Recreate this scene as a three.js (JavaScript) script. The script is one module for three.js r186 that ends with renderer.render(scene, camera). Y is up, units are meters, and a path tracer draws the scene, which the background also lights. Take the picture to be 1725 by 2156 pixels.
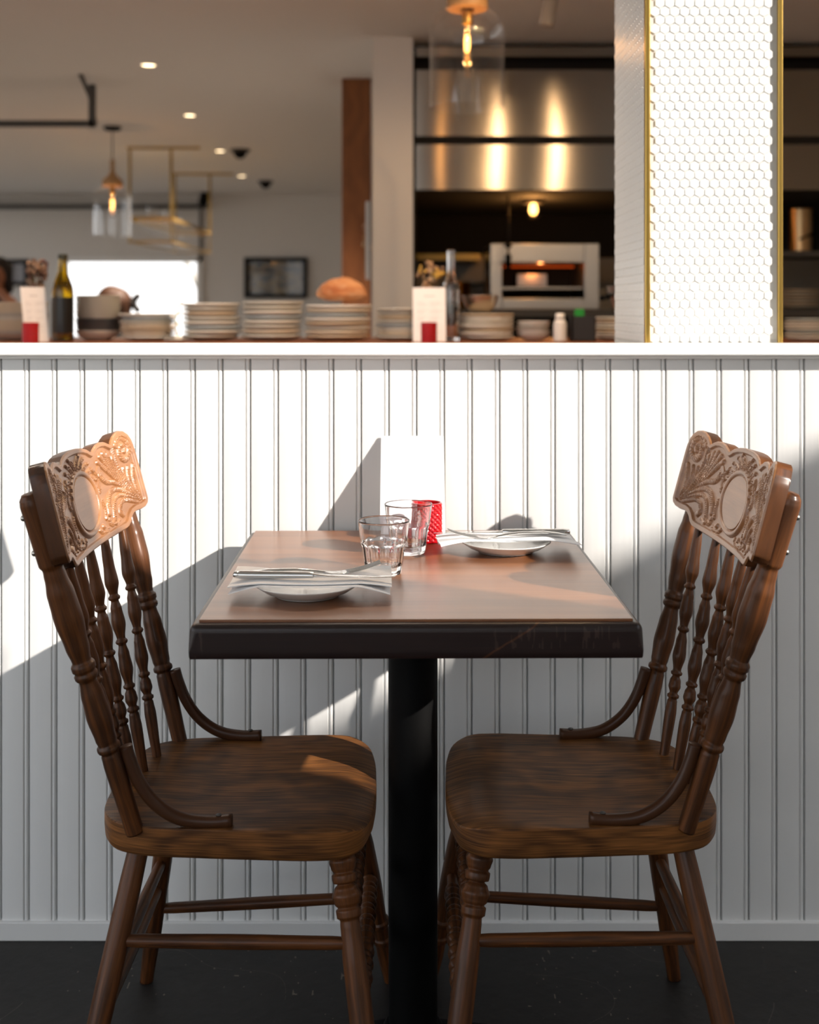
import * as THREE from 'three';
import { RoundedBoxGeometry } from 'three/addons/geometries/RoundedBoxGeometry.js';
import { mergeGeometries, mergeVertices, toCreasedNormals } from 'three/addons/utils/BufferGeometryUtils.js';
import { MarchingCubes } from 'three/addons/objects/MarchingCubes.js';

// ------------------------------------------------------------------ camera, sky, sun, exposure
const scene = new THREE.Scene();
const camera = new THREE.PerspectiveCamera(2 * Math.atan(1078 / 2515) * 180 / Math.PI, 1725 / 2156, 0.05, 200);
camera.position.set(0, 1.155, 0);
camera.lookAt(0, 1.155, -5);
camera.setViewOffset(1725, 2156, 0, 429, 1725, 2156);   // falling front of the lens: level camera, picture shifted down
camera.focus = 1.78;
camera.userData.fStop = 3.4;

const renderer = new THREE.WebGLRenderer({ antialias: true });
renderer.toneMapping = THREE.LinearToneMapping;
renderer.toneMappingExposure = 1.0;
renderer.shadowMap.enabled = true;

const SUN = new THREE.Vector3(1.75, 1.0, 1.0).normalize();
// hazy daylight sky: white at the horizon, soft blue overhead, a little brighter round the sun
const skyTexture = (() => {
  const w = 512, h = 256, d = new Float32Array(w * h * 4);
  for (let j = 0; j < h; j++) for (let i = 0; i < w; i++) {
    const up = ((j + 0.5) / h - 0.5) * Math.PI, round = ((i + 0.5) / w - 0.5) * 2 * Math.PI;
    const x = Math.cos(round) * Math.cos(up), y = Math.sin(up), z = Math.sin(round) * Math.cos(up);
    const haze = Math.exp(-Math.max(0, y) * 3.2), c = Math.max(0, x * SUN.x + y * SUN.y + z * SUN.z), glow = 0.35 * c ** 6;
    const o = (j * w + i) * 4;
    d[o] = 0.50 + 0.50 * haze + glow; d[o + 1] = 0.60 + 0.39 * haze + glow * 0.97; d[o + 2] = 0.74 + 0.23 * haze + glow * 0.9; d[o + 3] = 1;
  }
  const t = new THREE.DataTexture(d, w, h, THREE.RGBAFormat, THREE.FloatType);
  t.mapping = THREE.EquirectangularReflectionMapping; t.magFilter = THREE.LinearFilter; t.needsUpdate = true;
  return t;
})();
scene.background = skyTexture;
scene.backgroundIntensity = 2.35;

const sun = new THREE.DirectionalLight(0xfff6ec, 9.6);
sun.name = 'sun';
sun.position.copy(SUN).multiplyScalar(12).add(new THREE.Vector3(0, 0.8, -1.8));
sun.target.position.set(0, 0.8, -1.8);
sun.castShadow = true;
sun.shadow.mapSize.set(4096, 4096);
Object.assign(sun.shadow.camera, { left: -5, right: 5, top: 5, bottom: -5, near: 0.5, far: 30 });
sun.shadow.radius = 1;
scene.add(sun, sun.target);

// ------------------------------------------------------------------ helpers
let seed = 12345;
const rnd = () => { seed = (seed * 1664525 + 1013904223) >>> 0; return seed / 4294967296; };
const rr = (a, b) => a + (b - a) * rnd();
const taken = new Map();
const numbered = (n) => { const k = taken.get(n) ?? 0; taken.set(n, k + 1); return k ? n + '_' + String(k).padStart(3, '0') : n; };
const V = (x, y, z) => new THREE.Vector3(x, y, z);
function tag(o, label, category, group, kind) {
  if (label) o.userData.label = label;
  if (category) o.userData.category = category;
  if (group) o.userData.group = group;
  if (kind) o.userData.kind = kind;
  return o;
}
function thing(name, label, category, pos = [0, 0, 0], turn = 0, group) {
  const o = new THREE.Group(); o.name = numbered(name); scene.add(o);
  o.position.set(...pos); o.rotation.y = turn;
  return tag(o, label, category, group);
}
function part(name, geo, mat, parent, pos, rot) {
  const m = new THREE.Mesh(geo, mat); m.name = name; parent.add(m);
  if (pos) m.position.set(...pos);
  if (rot) m.rotation.set(...rot);
  return m;
}
function solo(name, geo, mat, label, category, pos, turn = 0, group) {
  const m = new THREE.Mesh(geo, mat); m.name = numbered(name); scene.add(m);
  if (pos) m.position.set(...pos);
  m.rotation.y = turn;
  return tag(m, label, category, group);
}
function struct(name, geo, mat, label, category) {
  const m = new THREE.Mesh(geo, mat); m.name = numbered(name); scene.add(m);
  return tag(m, label, category, null, 'structure');
}
function structGroup(name, label, category) {
  const o = new THREE.Group(); o.name = numbered(name); scene.add(o);
  return tag(o, label, category, null, 'structure');
}
function copyOf(o, pos, turn, label) {
  const c = o.clone(); c.userData = { ...o.userData }; c.name = numbered(o.name.replace(/_\d{3}$/, '')); scene.add(c);
  c.position.set(...pos); c.rotation.y = turn;
  if (label) c.userData.label = label;
  return c;
}
const metre = (g) => {           // box-style uv in metres
  const p = g.attributes.position, n = g.attributes.normal, uv = new Float32Array(p.count * 2);
  for (let i = 0; i < p.count; i++) {
    const ax = Math.abs(n.getX(i)), ay = Math.abs(n.getY(i)), az = Math.abs(n.getZ(i));
    if (ay >= ax && ay >= az) { uv[2 * i] = p.getX(i); uv[2 * i + 1] = p.getZ(i); }
    else if (ax >= az) { uv[2 * i] = p.getZ(i); uv[2 * i + 1] = p.getY(i); }
    else { uv[2 * i] = p.getX(i); uv[2 * i + 1] = p.getY(i); }
  }
  g.setAttribute('uv', new THREE.BufferAttribute(uv, 2));
  return g;
};
// box from min to max corner
const bx = (x0, x1, y0, y1, z0, z1, r = 0) => {
  const w = x1 - x0, h = y1 - y0, d = z1 - z0;
  const g = r ? new RoundedBoxGeometry(w, h, d, 3, Math.min(r, w / 2.01, h / 2.01, d / 2.01)) : new THREE.BoxGeometry(w, h, d);
  g.translate((x0 + x1) / 2, (y0 + y1) / 2, (z0 + z1) / 2);
  return metre(g);
};
const plainG = (g) => { const c = g.index ? g.toNonIndexed() : g; for (const k of Object.keys(c.attributes)) if (!['position', 'normal', 'uv'].includes(k)) c.deleteAttribute(k); return c; };
const merge = (...gs) => mergeGeometries(gs.map(plainG));
const lathe = (pts, seg = 32) => new THREE.LatheGeometry(pts.map(([r, y]) => new THREE.Vector2(Math.max(r, 0.00001), y)), seg);
// piecewise smooth curve through turned profile stations [t, r]
function turned(st, len, seg = 20, n = 90) {
  const pts = [];
  const ts = st.map((s) => s[0]);
  for (let i = 0; i <= n; i++) {
    const t = i / n; let k = 0;
    while (k < ts.length - 2 && t > ts[k + 1]) k++;
    const [t0, r0] = st[k], [t1, r1] = st[k + 1], f = Math.min(1, Math.max(0, (t - t0) / (t1 - t0 || 1)));
    const s = f * f * (3 - 2 * f);
    pts.push([r0 + (r1 - r0) * s, t * len]);
  }
  return lathe([[0, 0], ...pts, [0, len]], seg);
}
const UP = V(0, 1, 0);
function between(m, a, b) {      // a geometry that runs along +y from the origin is laid from a to b
  m.position.copy(a); m.quaternion.setFromUnitVectors(UP, b.clone().sub(a).normalize());
  return m;
}
const rod = (a, b, r, seg = 12) => {
  const g = new THREE.CylinderGeometry(r, r, a.distanceTo(b), seg); g.translate(0, a.distanceTo(b) / 2, 0);
  g.applyQuaternion(new THREE.Quaternion().setFromUnitVectors(UP, b.clone().sub(a).normalize())); g.translate(a.x, a.y, a.z);
  return g;
};
const tube = (pts, r, n = 40, seg = 10) => new THREE.TubeGeometry(new THREE.CatmullRomCurve3(pts), n, r, seg, false);
// loft of closed loops: sections = [{c:Vector3, u:Vector3, v:Vector3, w, t, p}]
function loft(sections, seg = 16, power = 2.4) {
  const pos = [], idx = [], n = sections.length;
  for (const s of sections) for (let i = 0; i < seg; i++) {
    const a = i / seg * Math.PI * 2, ca = Math.cos(a), sa = Math.sin(a);
    const e = 2 / (s.p ?? power), cx = Math.sign(ca) * Math.abs(ca) ** e * s.w, cy = Math.sign(sa) * Math.abs(sa) ** e * s.t;
    pos.push(s.c.x + s.u.x * cx + s.v.x * cy, s.c.y + s.u.y * cx + s.v.y * cy, s.c.z + s.u.z * cx + s.v.z * cy);
  }
  for (let k = 0; k < n - 1; k++) for (let i = 0; i < seg; i++) {
    const a = k * seg + i, b = k * seg + (i + 1) % seg, c = a + seg, d = b + seg;
    idx.push(a, b, c, b, d, c);
  }
  const c0 = pos.length / 3; pos.push(...sections[0].c.toArray());
  const c1 = pos.length / 3; pos.push(...sections[n - 1].c.toArray());
  for (let i = 0; i < seg; i++) { idx.push(c0, (i + 1) % seg, i); idx.push(c1, (n - 1) * seg + i, (n - 1) * seg + (i + 1) % seg); }
  const g = new THREE.BufferGeometry();
  g.setAttribute('position', new THREE.Float32BufferAttribute(pos, 3)); g.setIndex(idx);
  g.setAttribute('uv', new THREE.Float32BufferAttribute(new Float32Array(pos.length / 3 * 2), 2));
  g.computeVertexNormals();
  return g;
}
// ------------------------------------------------------------------ noise and textures
const hash = (x, y, s) => { let h = (x * 374761393 + y * 668265263 + s * 1442695041) | 0; h = Math.imul(h ^ (h >>> 13), 1274126177); return ((h ^ (h >>> 16)) >>> 0) / 4294967296; };
function vnoise(x, y, s, wx, wy) {
  const ix = Math.floor(x), iy = Math.floor(y), fx = x - ix, fy = y - iy, sx = fx * fx * (3 - 2 * fx), sy = fy * fy * (3 - 2 * fy);
  const m = (a, n) => n ? ((a % n) + n) % n : a;
  const a = hash(m(ix, wx), m(iy, wy), s), b = hash(m(ix + 1, wx), m(iy, wy), s), c = hash(m(ix, wx), m(iy + 1, wy), s), d = hash(m(ix + 1, wx), m(iy + 1, wy), s);
  return a + (b - a) * sx + (c - a) * sy + (a - b - c + d) * sx * sy;
}
function fbm(x, y, s, oct, wx, wy) { let v = 0, a = 0.5, t = 0; for (let i = 0; i < oct; i++) { v += a * vnoise(x, y, s + i, wx, wy); t += a; a *= 0.5; x *= 2; y *= 2; wx *= 2; wy *= 2; } return v / t; }
function dataTex(w, h, fn, srgb = true, rep) {
  const d = new Uint8Array(w * h * 4);
  for (let j = 0; j < h; j++) for (let i = 0; i < w; i++) {
    const c = fn(i / w, j / h, i, j), o = (j * w + i) * 4;
    if (typeof c === 'number') d[o] = d[o + 1] = d[o + 2] = Math.max(0, Math.min(255, c * 255));
    else for (let k = 0; k < 3; k++) d[o + k] = Math.max(0, Math.min(255, c[k]));
    d[o + 3] = 255;
  }
  const t = new THREE.DataTexture(d, w, h, THREE.RGBAFormat);
  t.wrapS = t.wrapT = THREE.RepeatWrapping; t.magFilter = THREE.LinearFilter; t.minFilter = THREE.LinearFilter;
  if (srgb) t.colorSpace = THREE.SRGBColorSpace;
  if (rep) t.repeat.set(...rep);
  t.needsUpdate = true;
  return t;
}
const mix3 = (a, b, t) => [a[0] + (b[0] - a[0]) * t, a[1] + (b[1] - a[1]) * t, a[2] + (b[2] - a[2]) * t];
// wood: grain runs along u
function wood(light, dark, s, { w = 512, h = 512, along = 3, across = 24, figure = 1.6, fine = 0.35, contrast = 1, rep = [1, 1] } = {}) {
  return dataTex(w, h, (u, v) => {
    const warp = fbm(u * 4, v * 4, s + 20, 3, 4, 4) * figure;
    const ring = 0.5 + 0.5 * Math.sin((v * across + warp * 5) * Math.PI * 2 / 3);
    const streak = fbm(u * along, v * across * 2, s, 4, along, across * 2);
    const pore = fbm(u * along * 6, v * 180, s + 7, 2, along * 6, 180);
    let t = 0.42 * ring * 0.6 + 0.75 * (streak - 0.2) + fine * (pore - 0.5);
    t = Math.max(0, Math.min(1, 0.5 + (t - 0.5) * contrast));
    return mix3(light, dark, t);
  }, true, rep);
}
const std = (o) => new THREE.MeshStandardMaterial(o);
const phy = (o) => new THREE.MeshPhysicalMaterial(o);

const texSeat = wood([134, 86, 42], [40, 22, 10], 3, { w: 1024, h: 1024, along: 2, across: 9, figure: 1.8, contrast: 0.95, fine: 0.8, rep: [2.2, 2.2] });
const texTurn = wood([106, 61, 26], [32, 17, 8], 11, { along: 4, across: 10, figure: 0.9, rep: [1, 1] });
texTurn.rotation = Math.PI / 2;
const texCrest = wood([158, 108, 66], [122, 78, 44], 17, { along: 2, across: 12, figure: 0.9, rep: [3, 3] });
const texTable = wood([134, 84, 46], [98, 56, 27], 23, { w: 1024, h: 1024, along: 1, across: 16, figure: 0.5, fine: 0.5, rep: [1.6, 1.6] });
const texPost = wood([156, 96, 50], [104, 58, 26], 31, { along: 2, across: 6, rep: [1, 1.4] });
texPost.rotation = Math.PI / 2;
const texBar = wood([150, 88, 48], [100, 52, 26], 37, { rep: [1, 2] });
const bumpFine = dataTex(256, 256, (u, v) => fbm(u * 24, v * 24, 71, 4, 24, 24), false, [3, 3]);
const bumpPaint = dataTex(256, 256, (u, v) => fbm(u * 60, v * 6, 73, 3, 60, 6), false, [4, 1.2]);

const M = {
  white: std({ color: 0xe8e8e6, roughness: 0.42, bumpMap: bumpPaint, bumpScale: 0.00012 }),
  whiteCap: std({ color: 0xf2f1ee, roughness: 0.35 }),
  plaster: std({ color: 0xe4e0da, roughness: 0.9 }),
  ceilingPaint: std({ color: 0xe9e6e1, roughness: 0.85 }),
  sunroom: std({ color: 0xf0efec, roughness: 0.85 }),
  tile: phy({ color: 0xe6e6e3, roughness: 0.3 }),
  grout: std({ color: 0xcfcdc8, roughness: 0.9 }),
  brass: std({ color: 0xcaa75a, metalness: 1, roughness: 0.3 }),
  brassDull: std({ color: 0xa98b4e, metalness: 0.9, roughness: 0.4 }),
  seat: phy({ map: texSeat, roughness: 0.6, specularIntensity: 0.4, clearcoat: 0.22, clearcoatRoughness: 0.25, bumpMap: texSeat, bumpScale: 0.0002 }),
  turn: phy({ map: texTurn, roughness: 0.6, specularIntensity: 0.4, clearcoat: 0.3, clearcoatRoughness: 0.22 }),
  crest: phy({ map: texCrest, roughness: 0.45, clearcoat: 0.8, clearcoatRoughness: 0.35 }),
  tabletop: phy({ map: texTable, roughness: 0.38, clearcoat: 0.6, clearcoatRoughness: 0.3 }),
  black: phy({ color: 0x020202, roughness: 0.6, specularIntensity: 0.3 }),
  blackSoft: std({ color: 0x15120f, roughness: 0.9 }),
  darkGrey: std({ color: 0x4a4744, roughness: 0.6 }),
  steel: std({ color: 0xb9b4ac, metalness: 1, roughness: 0.28 }),
  chrome: std({ color: 0xd9d8d6, metalness: 1, roughness: 0.1 }),
  hood: phy({ color: 0x98928a, metalness: 1, roughness: 0.2, anisotropy: 1, anisotropyRotation: Math.PI / 2 }),
  glass: phy({ color: 0xffffff, transmission: 1, roughness: 0, ior: 1.5, thickness: 0.01 }),
  thinGlass: phy({ color: 0xffffff, transmission: 1, roughness: 0.0, ior: 1.5, thickness: 0 }),
  pane: phy({ color: 0xffffff, transmission: 1, roughness: 0, ior: 1.45, thickness: 0 }),
  porcelain: phy({ color: 0xf2f1ec, roughness: 0.18, clearcoat: 0.5, clearcoatRoughness: 0.08 }),
  paper: std({ color: 0xf4f3f1, roughness: 0.85, side: THREE.DoubleSide }),
  red: phy({ color: 0xc00f1b, transmission: 0.35, roughness: 0.08, ior: 1.5, thickness: 0.004, attenuationColor: new THREE.Color(0xff1018), attenuationDistance: 0.006 }),
  redSolid: phy({ color: 0xb01522, roughness: 0.25, clearcoat: 0.5 }),
  wax: std({ color: 0xf0e6d6, roughness: 0.6 }),
  post: std({ map: texPost, roughness: 0.7 }),
  bar: std({ map: texBar, roughness: 0.4 }),
  pendantWood: std({ color: 0xb08a5e, roughness: 0.5 }),
  skin: std({ color: 0x9a6a50, roughness: 0.6 }),
  hairBrown: std({ color: 0x3f2513, roughness: 0.6 }),
  hairDark: std({ color: 0x120d0b, roughness: 0.55 }),
  clothBlack: std({ color: 0x0c0b0c, roughness: 0.95 }),
};

// floor: dark sealed concrete with pale scuffs
const texFloor = dataTex(1024, 1024, (u, v) => {
  const n = fbm(u * 6, v * 6, 90, 5, 6, 6), f = fbm(u * 60, v * 60, 95, 3, 60, 60);
  let c = mix3([19, 17, 15], [37, 33, 29], n * 0.9 + (f - 0.5) * 0.5);
  const sc = vnoise(u * 190, v * 110, 99, 190, 110), sc2 = fbm(u * 9, v * 9, 101, 3, 9, 9);
  if (sc > 0.945 && sc2 > 0.47) c = mix3(c, [165, 150, 130], 0.6);
  const line = Math.abs(fbm(u * 5 + 0.2, v * 5, 111, 2, 5, 5) - 0.5);
  if (line < 0.0022 && sc2 > 0.45) c = mix3(c, [120, 112, 100], 0.45);
  return c;
}, true, [0.8, 0.8]);
M.floor = std({ map: texFloor, roughness: 0.55, bumpMap: bumpFine, bumpScale: 0.0006 });
M.lampGrey = std({ color: 0xaaa49a, roughness: 0.5 });
M.timber = std({ color: 0x41392f, roughness: 0.6 });
M.ground = std({ color: 0x9a958c, roughness: 0.95 });
M.brick = std({ color: 0xa9927c, roughness: 0.95 });

// ------------------------------------------------------------------ the setting
struct('floor', bx(-3.4, 2.3, -0.12, 0, -2.5, 2.8), M.floor, 'dark sealed concrete floor with pale scuffs', 'floor');
struct('floor', bx(-6.2, 3.4, -0.12, 0, -13.3, -2.5), M.timber, 'pale timber floor of the restaurant behind the half wall', 'floor');
struct('ground', bx(-40, 40, -0.4, -0.14, -40, 40), M.ground, 'pale paving outside the windows', 'ground');

// sunroom (the dining side): walls with window openings, higher ceiling
struct('ceiling', bx(-3.4, 2.3, 3.1, 3.25, -2.56, 2.8), M.sunroom, 'pale sunroom ceiling', 'ceiling');
struct('wall_left', merge(bx(-3.4, -3.2, 0, 0.3, -2.2, 2.8), bx(-3.4, -3.2, 2.95, 3.1, -2.2, 2.8), bx(-3.4, -3.2, 0.3, 2.95, -2.2, -1.9), bx(-3.4, -3.2, 0.3, 2.95, 1.9, 2.8)), M.sunroom, 'pale sunroom side wall with a broad added window', 'wall');
struct('wall_right', merge(
  bx(2.1, 2.3, 0, 0.55, -2.56, 2.8), bx(2.1, 2.3, 2.95, 3.1, -2.56, 2.8),
  bx(2.1, 2.3, 0.55, 2.95, -2.56, -2.0), bx(2.1, 2.3, 0.55, 2.95, -0.23, 2.8), bx(2.1, 2.3, 0.55, 2.27, -0.44, -0.23)), M.sunroom, 'pale sunroom side wall with one tall window', 'wall');  // lower block added beside the opening to keep sun off seat and near plate
struct('wall_front', merge(
  bx(-3.2, 2.1, 0, 0.95, 2.6, 2.8), bx(-3.2, 2.1, 2.9, 3.1, 2.6, 2.8),
  bx(-3.2, -3.0, 0.95, 2.9, 2.6, 2.8), bx(0.2, 2.1, 0.95, 2.9, 2.6, 2.8)), M.sunroom, 'pale sunroom street wall with a wide window', 'wall');
function windowAt(name, label, frame, glass) {
  const w = structGroup(name, label, 'window');
  part('window_frame', frame, M.whiteCap, w);
  part('pane', glass, M.pane, w);
}
const frameX = (x0, x1, y0, y1, z0, z1) => merge(bx(x0, x1, y0, y0 + 0.05, z0, z1), bx(x0, x1, y1 - 0.05, y1, z0, z1), bx(x0, x1, y0, y1, z0, z0 + 0.05), bx(x0, x1, y0, y1, z1 - 0.05, z1));
const frameZ = (x0, x1, y0, y1, z0, z1) => merge(bx(x0, x1, y0, y0 + 0.05, z0, z1), bx(x0, x1, y1 - 0.05, y1, z0, z1), bx(x0, x0 + 0.05, y0, y1, z0, z1), bx(x1 - 0.05, x1, y0, y1, z0, z1));
windowAt('window_1', 'tall sunroom window that lets the sun in', merge(bx(2.2, 2.28, 0.55, 0.6, -2, -0.44), bx(2.2, 2.28, 2.9, 2.95, -2, -0.23), bx(2.2, 2.28, 0.55, 2.95, -2, -1.95)), merge(bx(2.238, 2.242, 0.6, 2.9, -1.95, -0.44), bx(2.238, 2.242, 2.27, 2.9, -0.44, -0.23)));
windowAt('window_2', 'wide sunroom window to the street', frameZ(-3.0, 0.2, 0.95, 2.9, 2.66, 2.74), bx(-2.95, 0.15, 1.0, 2.85, 2.698, 2.702));
windowAt('window_3', 'broad unseen sunroom window added in the side wall for fill light', frameX(-3.34, -3.26, 0.3, 2.95, -1.9, 1.9), bx(-3.302, -3.298, 0.35, 2.9, -1.85, 1.85));  // out of view, added for more daylight from the left
// house next door whose eaves cut the low sunlight
{
  const h = thing('neighbouring_house', 'plain neighbouring house standing beyond the sunroom window', 'building', [8.3, -0.14, -1]);
  part('wall', bx(-1.85, 2.4, 0, 4.1, -9, 8), M.brick, h);
  part('roof', bx(-1.93, 2.5, 4.1, 4.26, -9.1, 8.1), M.darkGrey, h);
}
// header over the opening between sunroom and restaurant
struct('trim_1', bx(-3.4, 2.3, 2.3, 3.1, -2.56, -2.3), M.sunroom, 'pale header over the wide opening to the restaurant', 'trim');
struct('trim_2', bx(-6.2, -3.2, 0, 2.55, -2.56, -2.2), M.sunroom, 'pale wall return left of the opening', 'trim');
struct('trim_3', bx(2.1, 3.4, 0, 2.55, -2.56, -2.3), M.sunroom, 'pale wall return right of the opening', 'trim');

// restaurant shell
struct('ceiling', bx(-6.2, 3.4, 2.4, 2.55, -13.3, -2.3), M.ceilingPaint, 'warm grey restaurant ceiling', 'ceiling');
struct('wall_right', bx(3.2, 3.4, 0, 2.4, -13.3, -2.56), M.plaster, 'plain restaurant side wall', 'wall');
struct('wall_left', merge(
  bx(-6.2, -6.0, 0, 0.4, -13.3, -2.56), bx(-6.2, -6.0, 2.3, 2.4, -13.3, -2.56),
  bx(-6.2, -6.0, 0.4, 2.3, -13.3, -12.8), bx(-6.2, -6.0, 0.4, 2.3, -8.4, -8.0), bx(-6.2, -6.0, 0.4, 2.3, -3.2, -2.56)), M.plaster, 'restaurant side wall with two wide windows', 'wall');
windowAt('window_4', 'wide restaurant side window farther back', frameX(-6.14, -6.06, 0.4, 2.3, -12.8, -8.4), bx(-6.102, -6.098, 0.45, 2.25, -12.75, -8.45));
windowAt('window_5', 'wide restaurant side window nearer the bar', frameX(-6.14, -6.06, 0.4, 2.3, -8.0, -3.2), bx(-6.102, -6.098, 0.45, 2.25, -7.95, -3.25));
// back wall with the bright window
struct('wall_back', merge(
  bx(-6.2, -3.79, 0, 2.4, -13.3, -13.1), bx(-3.79, -2.34, 0, 0.85, -13.3, -13.1), bx(-3.79, -2.34, 1.665, 2.4, -13.3, -13.1), bx(-2.34, 3.4, 0, 2.4, -13.3, -13.1)), M.plaster, 'warm grey back wall with a low bright window', 'wall');
windowAt('window_6', 'bright overexposed window in the back wall', frameZ(-3.84, -2.27, 0.8, 1.715, -13.1, -13.06), bx(-3.79, -2.34, 0.85, 1.665, -13.16, -13.156));

// ---- half wall with beadboard
const DW = 2.187;                                   // distance of the board faces
{
  const w = structGroup('wall_partition', 'white beadboard half wall between dining room and bar', 'wall');
  part('core', bx(-3.2, 2.1, 0, 1.066, -(DW + 0.1), -(DW + 0.012)), M.white, w);
  const pitch = 0.05075, shape = new THREE.Shape();
  // cross-section in x (along the wall) and y (out of the wall): flat face, quirk, bead, quirk
  shape.moveTo(0.0012, 0); shape.lineTo(0.0012, 0.0085); shape.lineTo(0.0024, 0.0118); shape.lineTo(0.0034, 0.012);
  shape.lineTo(0.0405, 0.012); shape.lineTo(0.0413, 0.0114); shape.lineTo(0.0421, 0.008); shape.lineTo(0.0428, 0.0078);
  for (let k = 0; k <= 6; k++) { const a = Math.PI * (1 - k / 6); shape.lineTo(0.0463 + 0.0034 * Math.cos(a), 0.0084 + 0.0034 * Math.sin(a)); }
  shape.lineTo(0.0497, 0); shape.closePath();
  const g = new THREE.ExtrudeGeometry(shape, { depth: 1.066 - 0.034, bevelEnabled: false });
  g.rotateX(Math.PI / 2); g.translate(0, 1.066 - 0.034, 0);               // depth runs down, the profile faces out of the wall
  const bg = metre(toCreasedNormals(g, 0.6));
  for (let k = -62; k < 41; k++) {
    const x = 0.0083 - 0.0463 + k * pitch;
    part(k === -62 ? 'board' : 'board_' + String(k + 62).padStart(3, '0'), bg, M.white, w, [x, 0.034, -(DW + 0.012)]);
  }
}
struct('baseboard_partition', bx(-3.2, 2.1, 0, 0.034, -(DW + 0.012), -(DW - 0.008), 0.002), M.white, 'low white painted baseboard under the beadboard', 'baseboard');
{
  const c = structGroup('trim_4', 'white painted cap rail on the half wall', 'trim');
  part('cap_board', bx(-3.2, 2.1, 1.069, 1.0905, -(DW + 0.045), -(DW - 0.03), 0.004), M.whiteCap, c);
  part('cap_moulding', bx(-3.2, 2.1, 1.063, 1.069, -(DW + 0.02), -(DW - 0.014), 0.002), M.whiteCap, c);
}

// ---- hexagon-tiled pillar with brass edges
{
  const x0 = 0.443, x1 = 0.7015, z0 = -2.245, depth = 0.34, yb = 0, yt = 2.3;
  const p = structGroup('pillar_tiled', 'pillar clad in small white hexagon tiles with brass edges', 'pillar');
  part('core', bx(x0 + 0.0015, x1 - 0.003, yb, yt, z0 - depth, z0 - 0.0052), M.grout, p);
  part('brass_edge', bx(x0, x0 + 0.009, 1.0, yt, z0 - 0.012, z0 + 0.003, 0.0015), M.brass, p);
  part('brass_edge', bx(x1 - 0.009, x1, 1.0, yt, z0 - 0.012, z0 + 0.003, 0.0015), M.brass, p);
  const pitch = 0.0187, R = (pitch - 0.0012) / Math.sqrt(3), row = pitch * Math.sqrt(3) / 2;
  const prof = [[0, 0.0022], [R - 0.0011, 0.0022], [R - 0.0004, 0.0018], [R, 0.001], [R, -0.001]];
  const hexG = (() => { const g = lathe(prof.slice().reverse(), 6); g.rotateX(Math.PI / 2); g.deleteAttribute('normal'); return toCreasedNormals(g.toNonIndexed(), 0.5); })();
  hexG.rotateZ(0);
  const mats = [M.tile, M.tile.clone(), M.tile.clone()];
  mats[1].color.set(0xdededb); mats[2].color.set(0xe9e9e7);
  let count = 0; const rest = [];
  const rows = Math.ceil((yt - 1.09) / row);
  for (let j = 0; j < rows; j++) {
    const off = j % 2 ? pitch / 2 : 0, y = 1.098 + j * row;
    for (let i = 0; ; i++) {
      const x = x0 + 0.013 + pitch * 0.3 + off + i * pitch;
      if (x > x1 - 0.0195) break;
      const tilt = [rr(-0.03, 0.03), rr(-0.03, 0.03), 0], lift = z0 - 0.0055 + rr(0, 0.0004);
      if (count < 300) {
        const t = part(count ? 'tile_' + String(count).padStart(3, '0') : 'tile', hexG, mats[Math.floor(rnd() * 3)], p, [x, y, lift], tilt);
        count++;
      } else { const g = hexG.clone(); g.rotateX(tilt[0]); g.rotateY(tilt[1]); g.translate(x, y, lift); rest.push(g); }
    }
    for (let i = 0; ; i++) {                                            // left flank
      const z = z0 - 0.02 - off - i * pitch;
      if (z < z0 - depth + 0.01) break;
      const g = hexG.clone(); g.rotateX(rr(-0.02, 0.02)); g.rotateY(rr(-0.02, 0.02)); g.rotateY(-Math.PI / 2); g.translate(x0 + 0.0025, y, z); rest.push(g);
    }
  }
  tag(part('tiling', merge(...rest), M.tile, p), 'remaining hexagon tiles higher up and on the flank', null, null, 'stuff');
}

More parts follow.
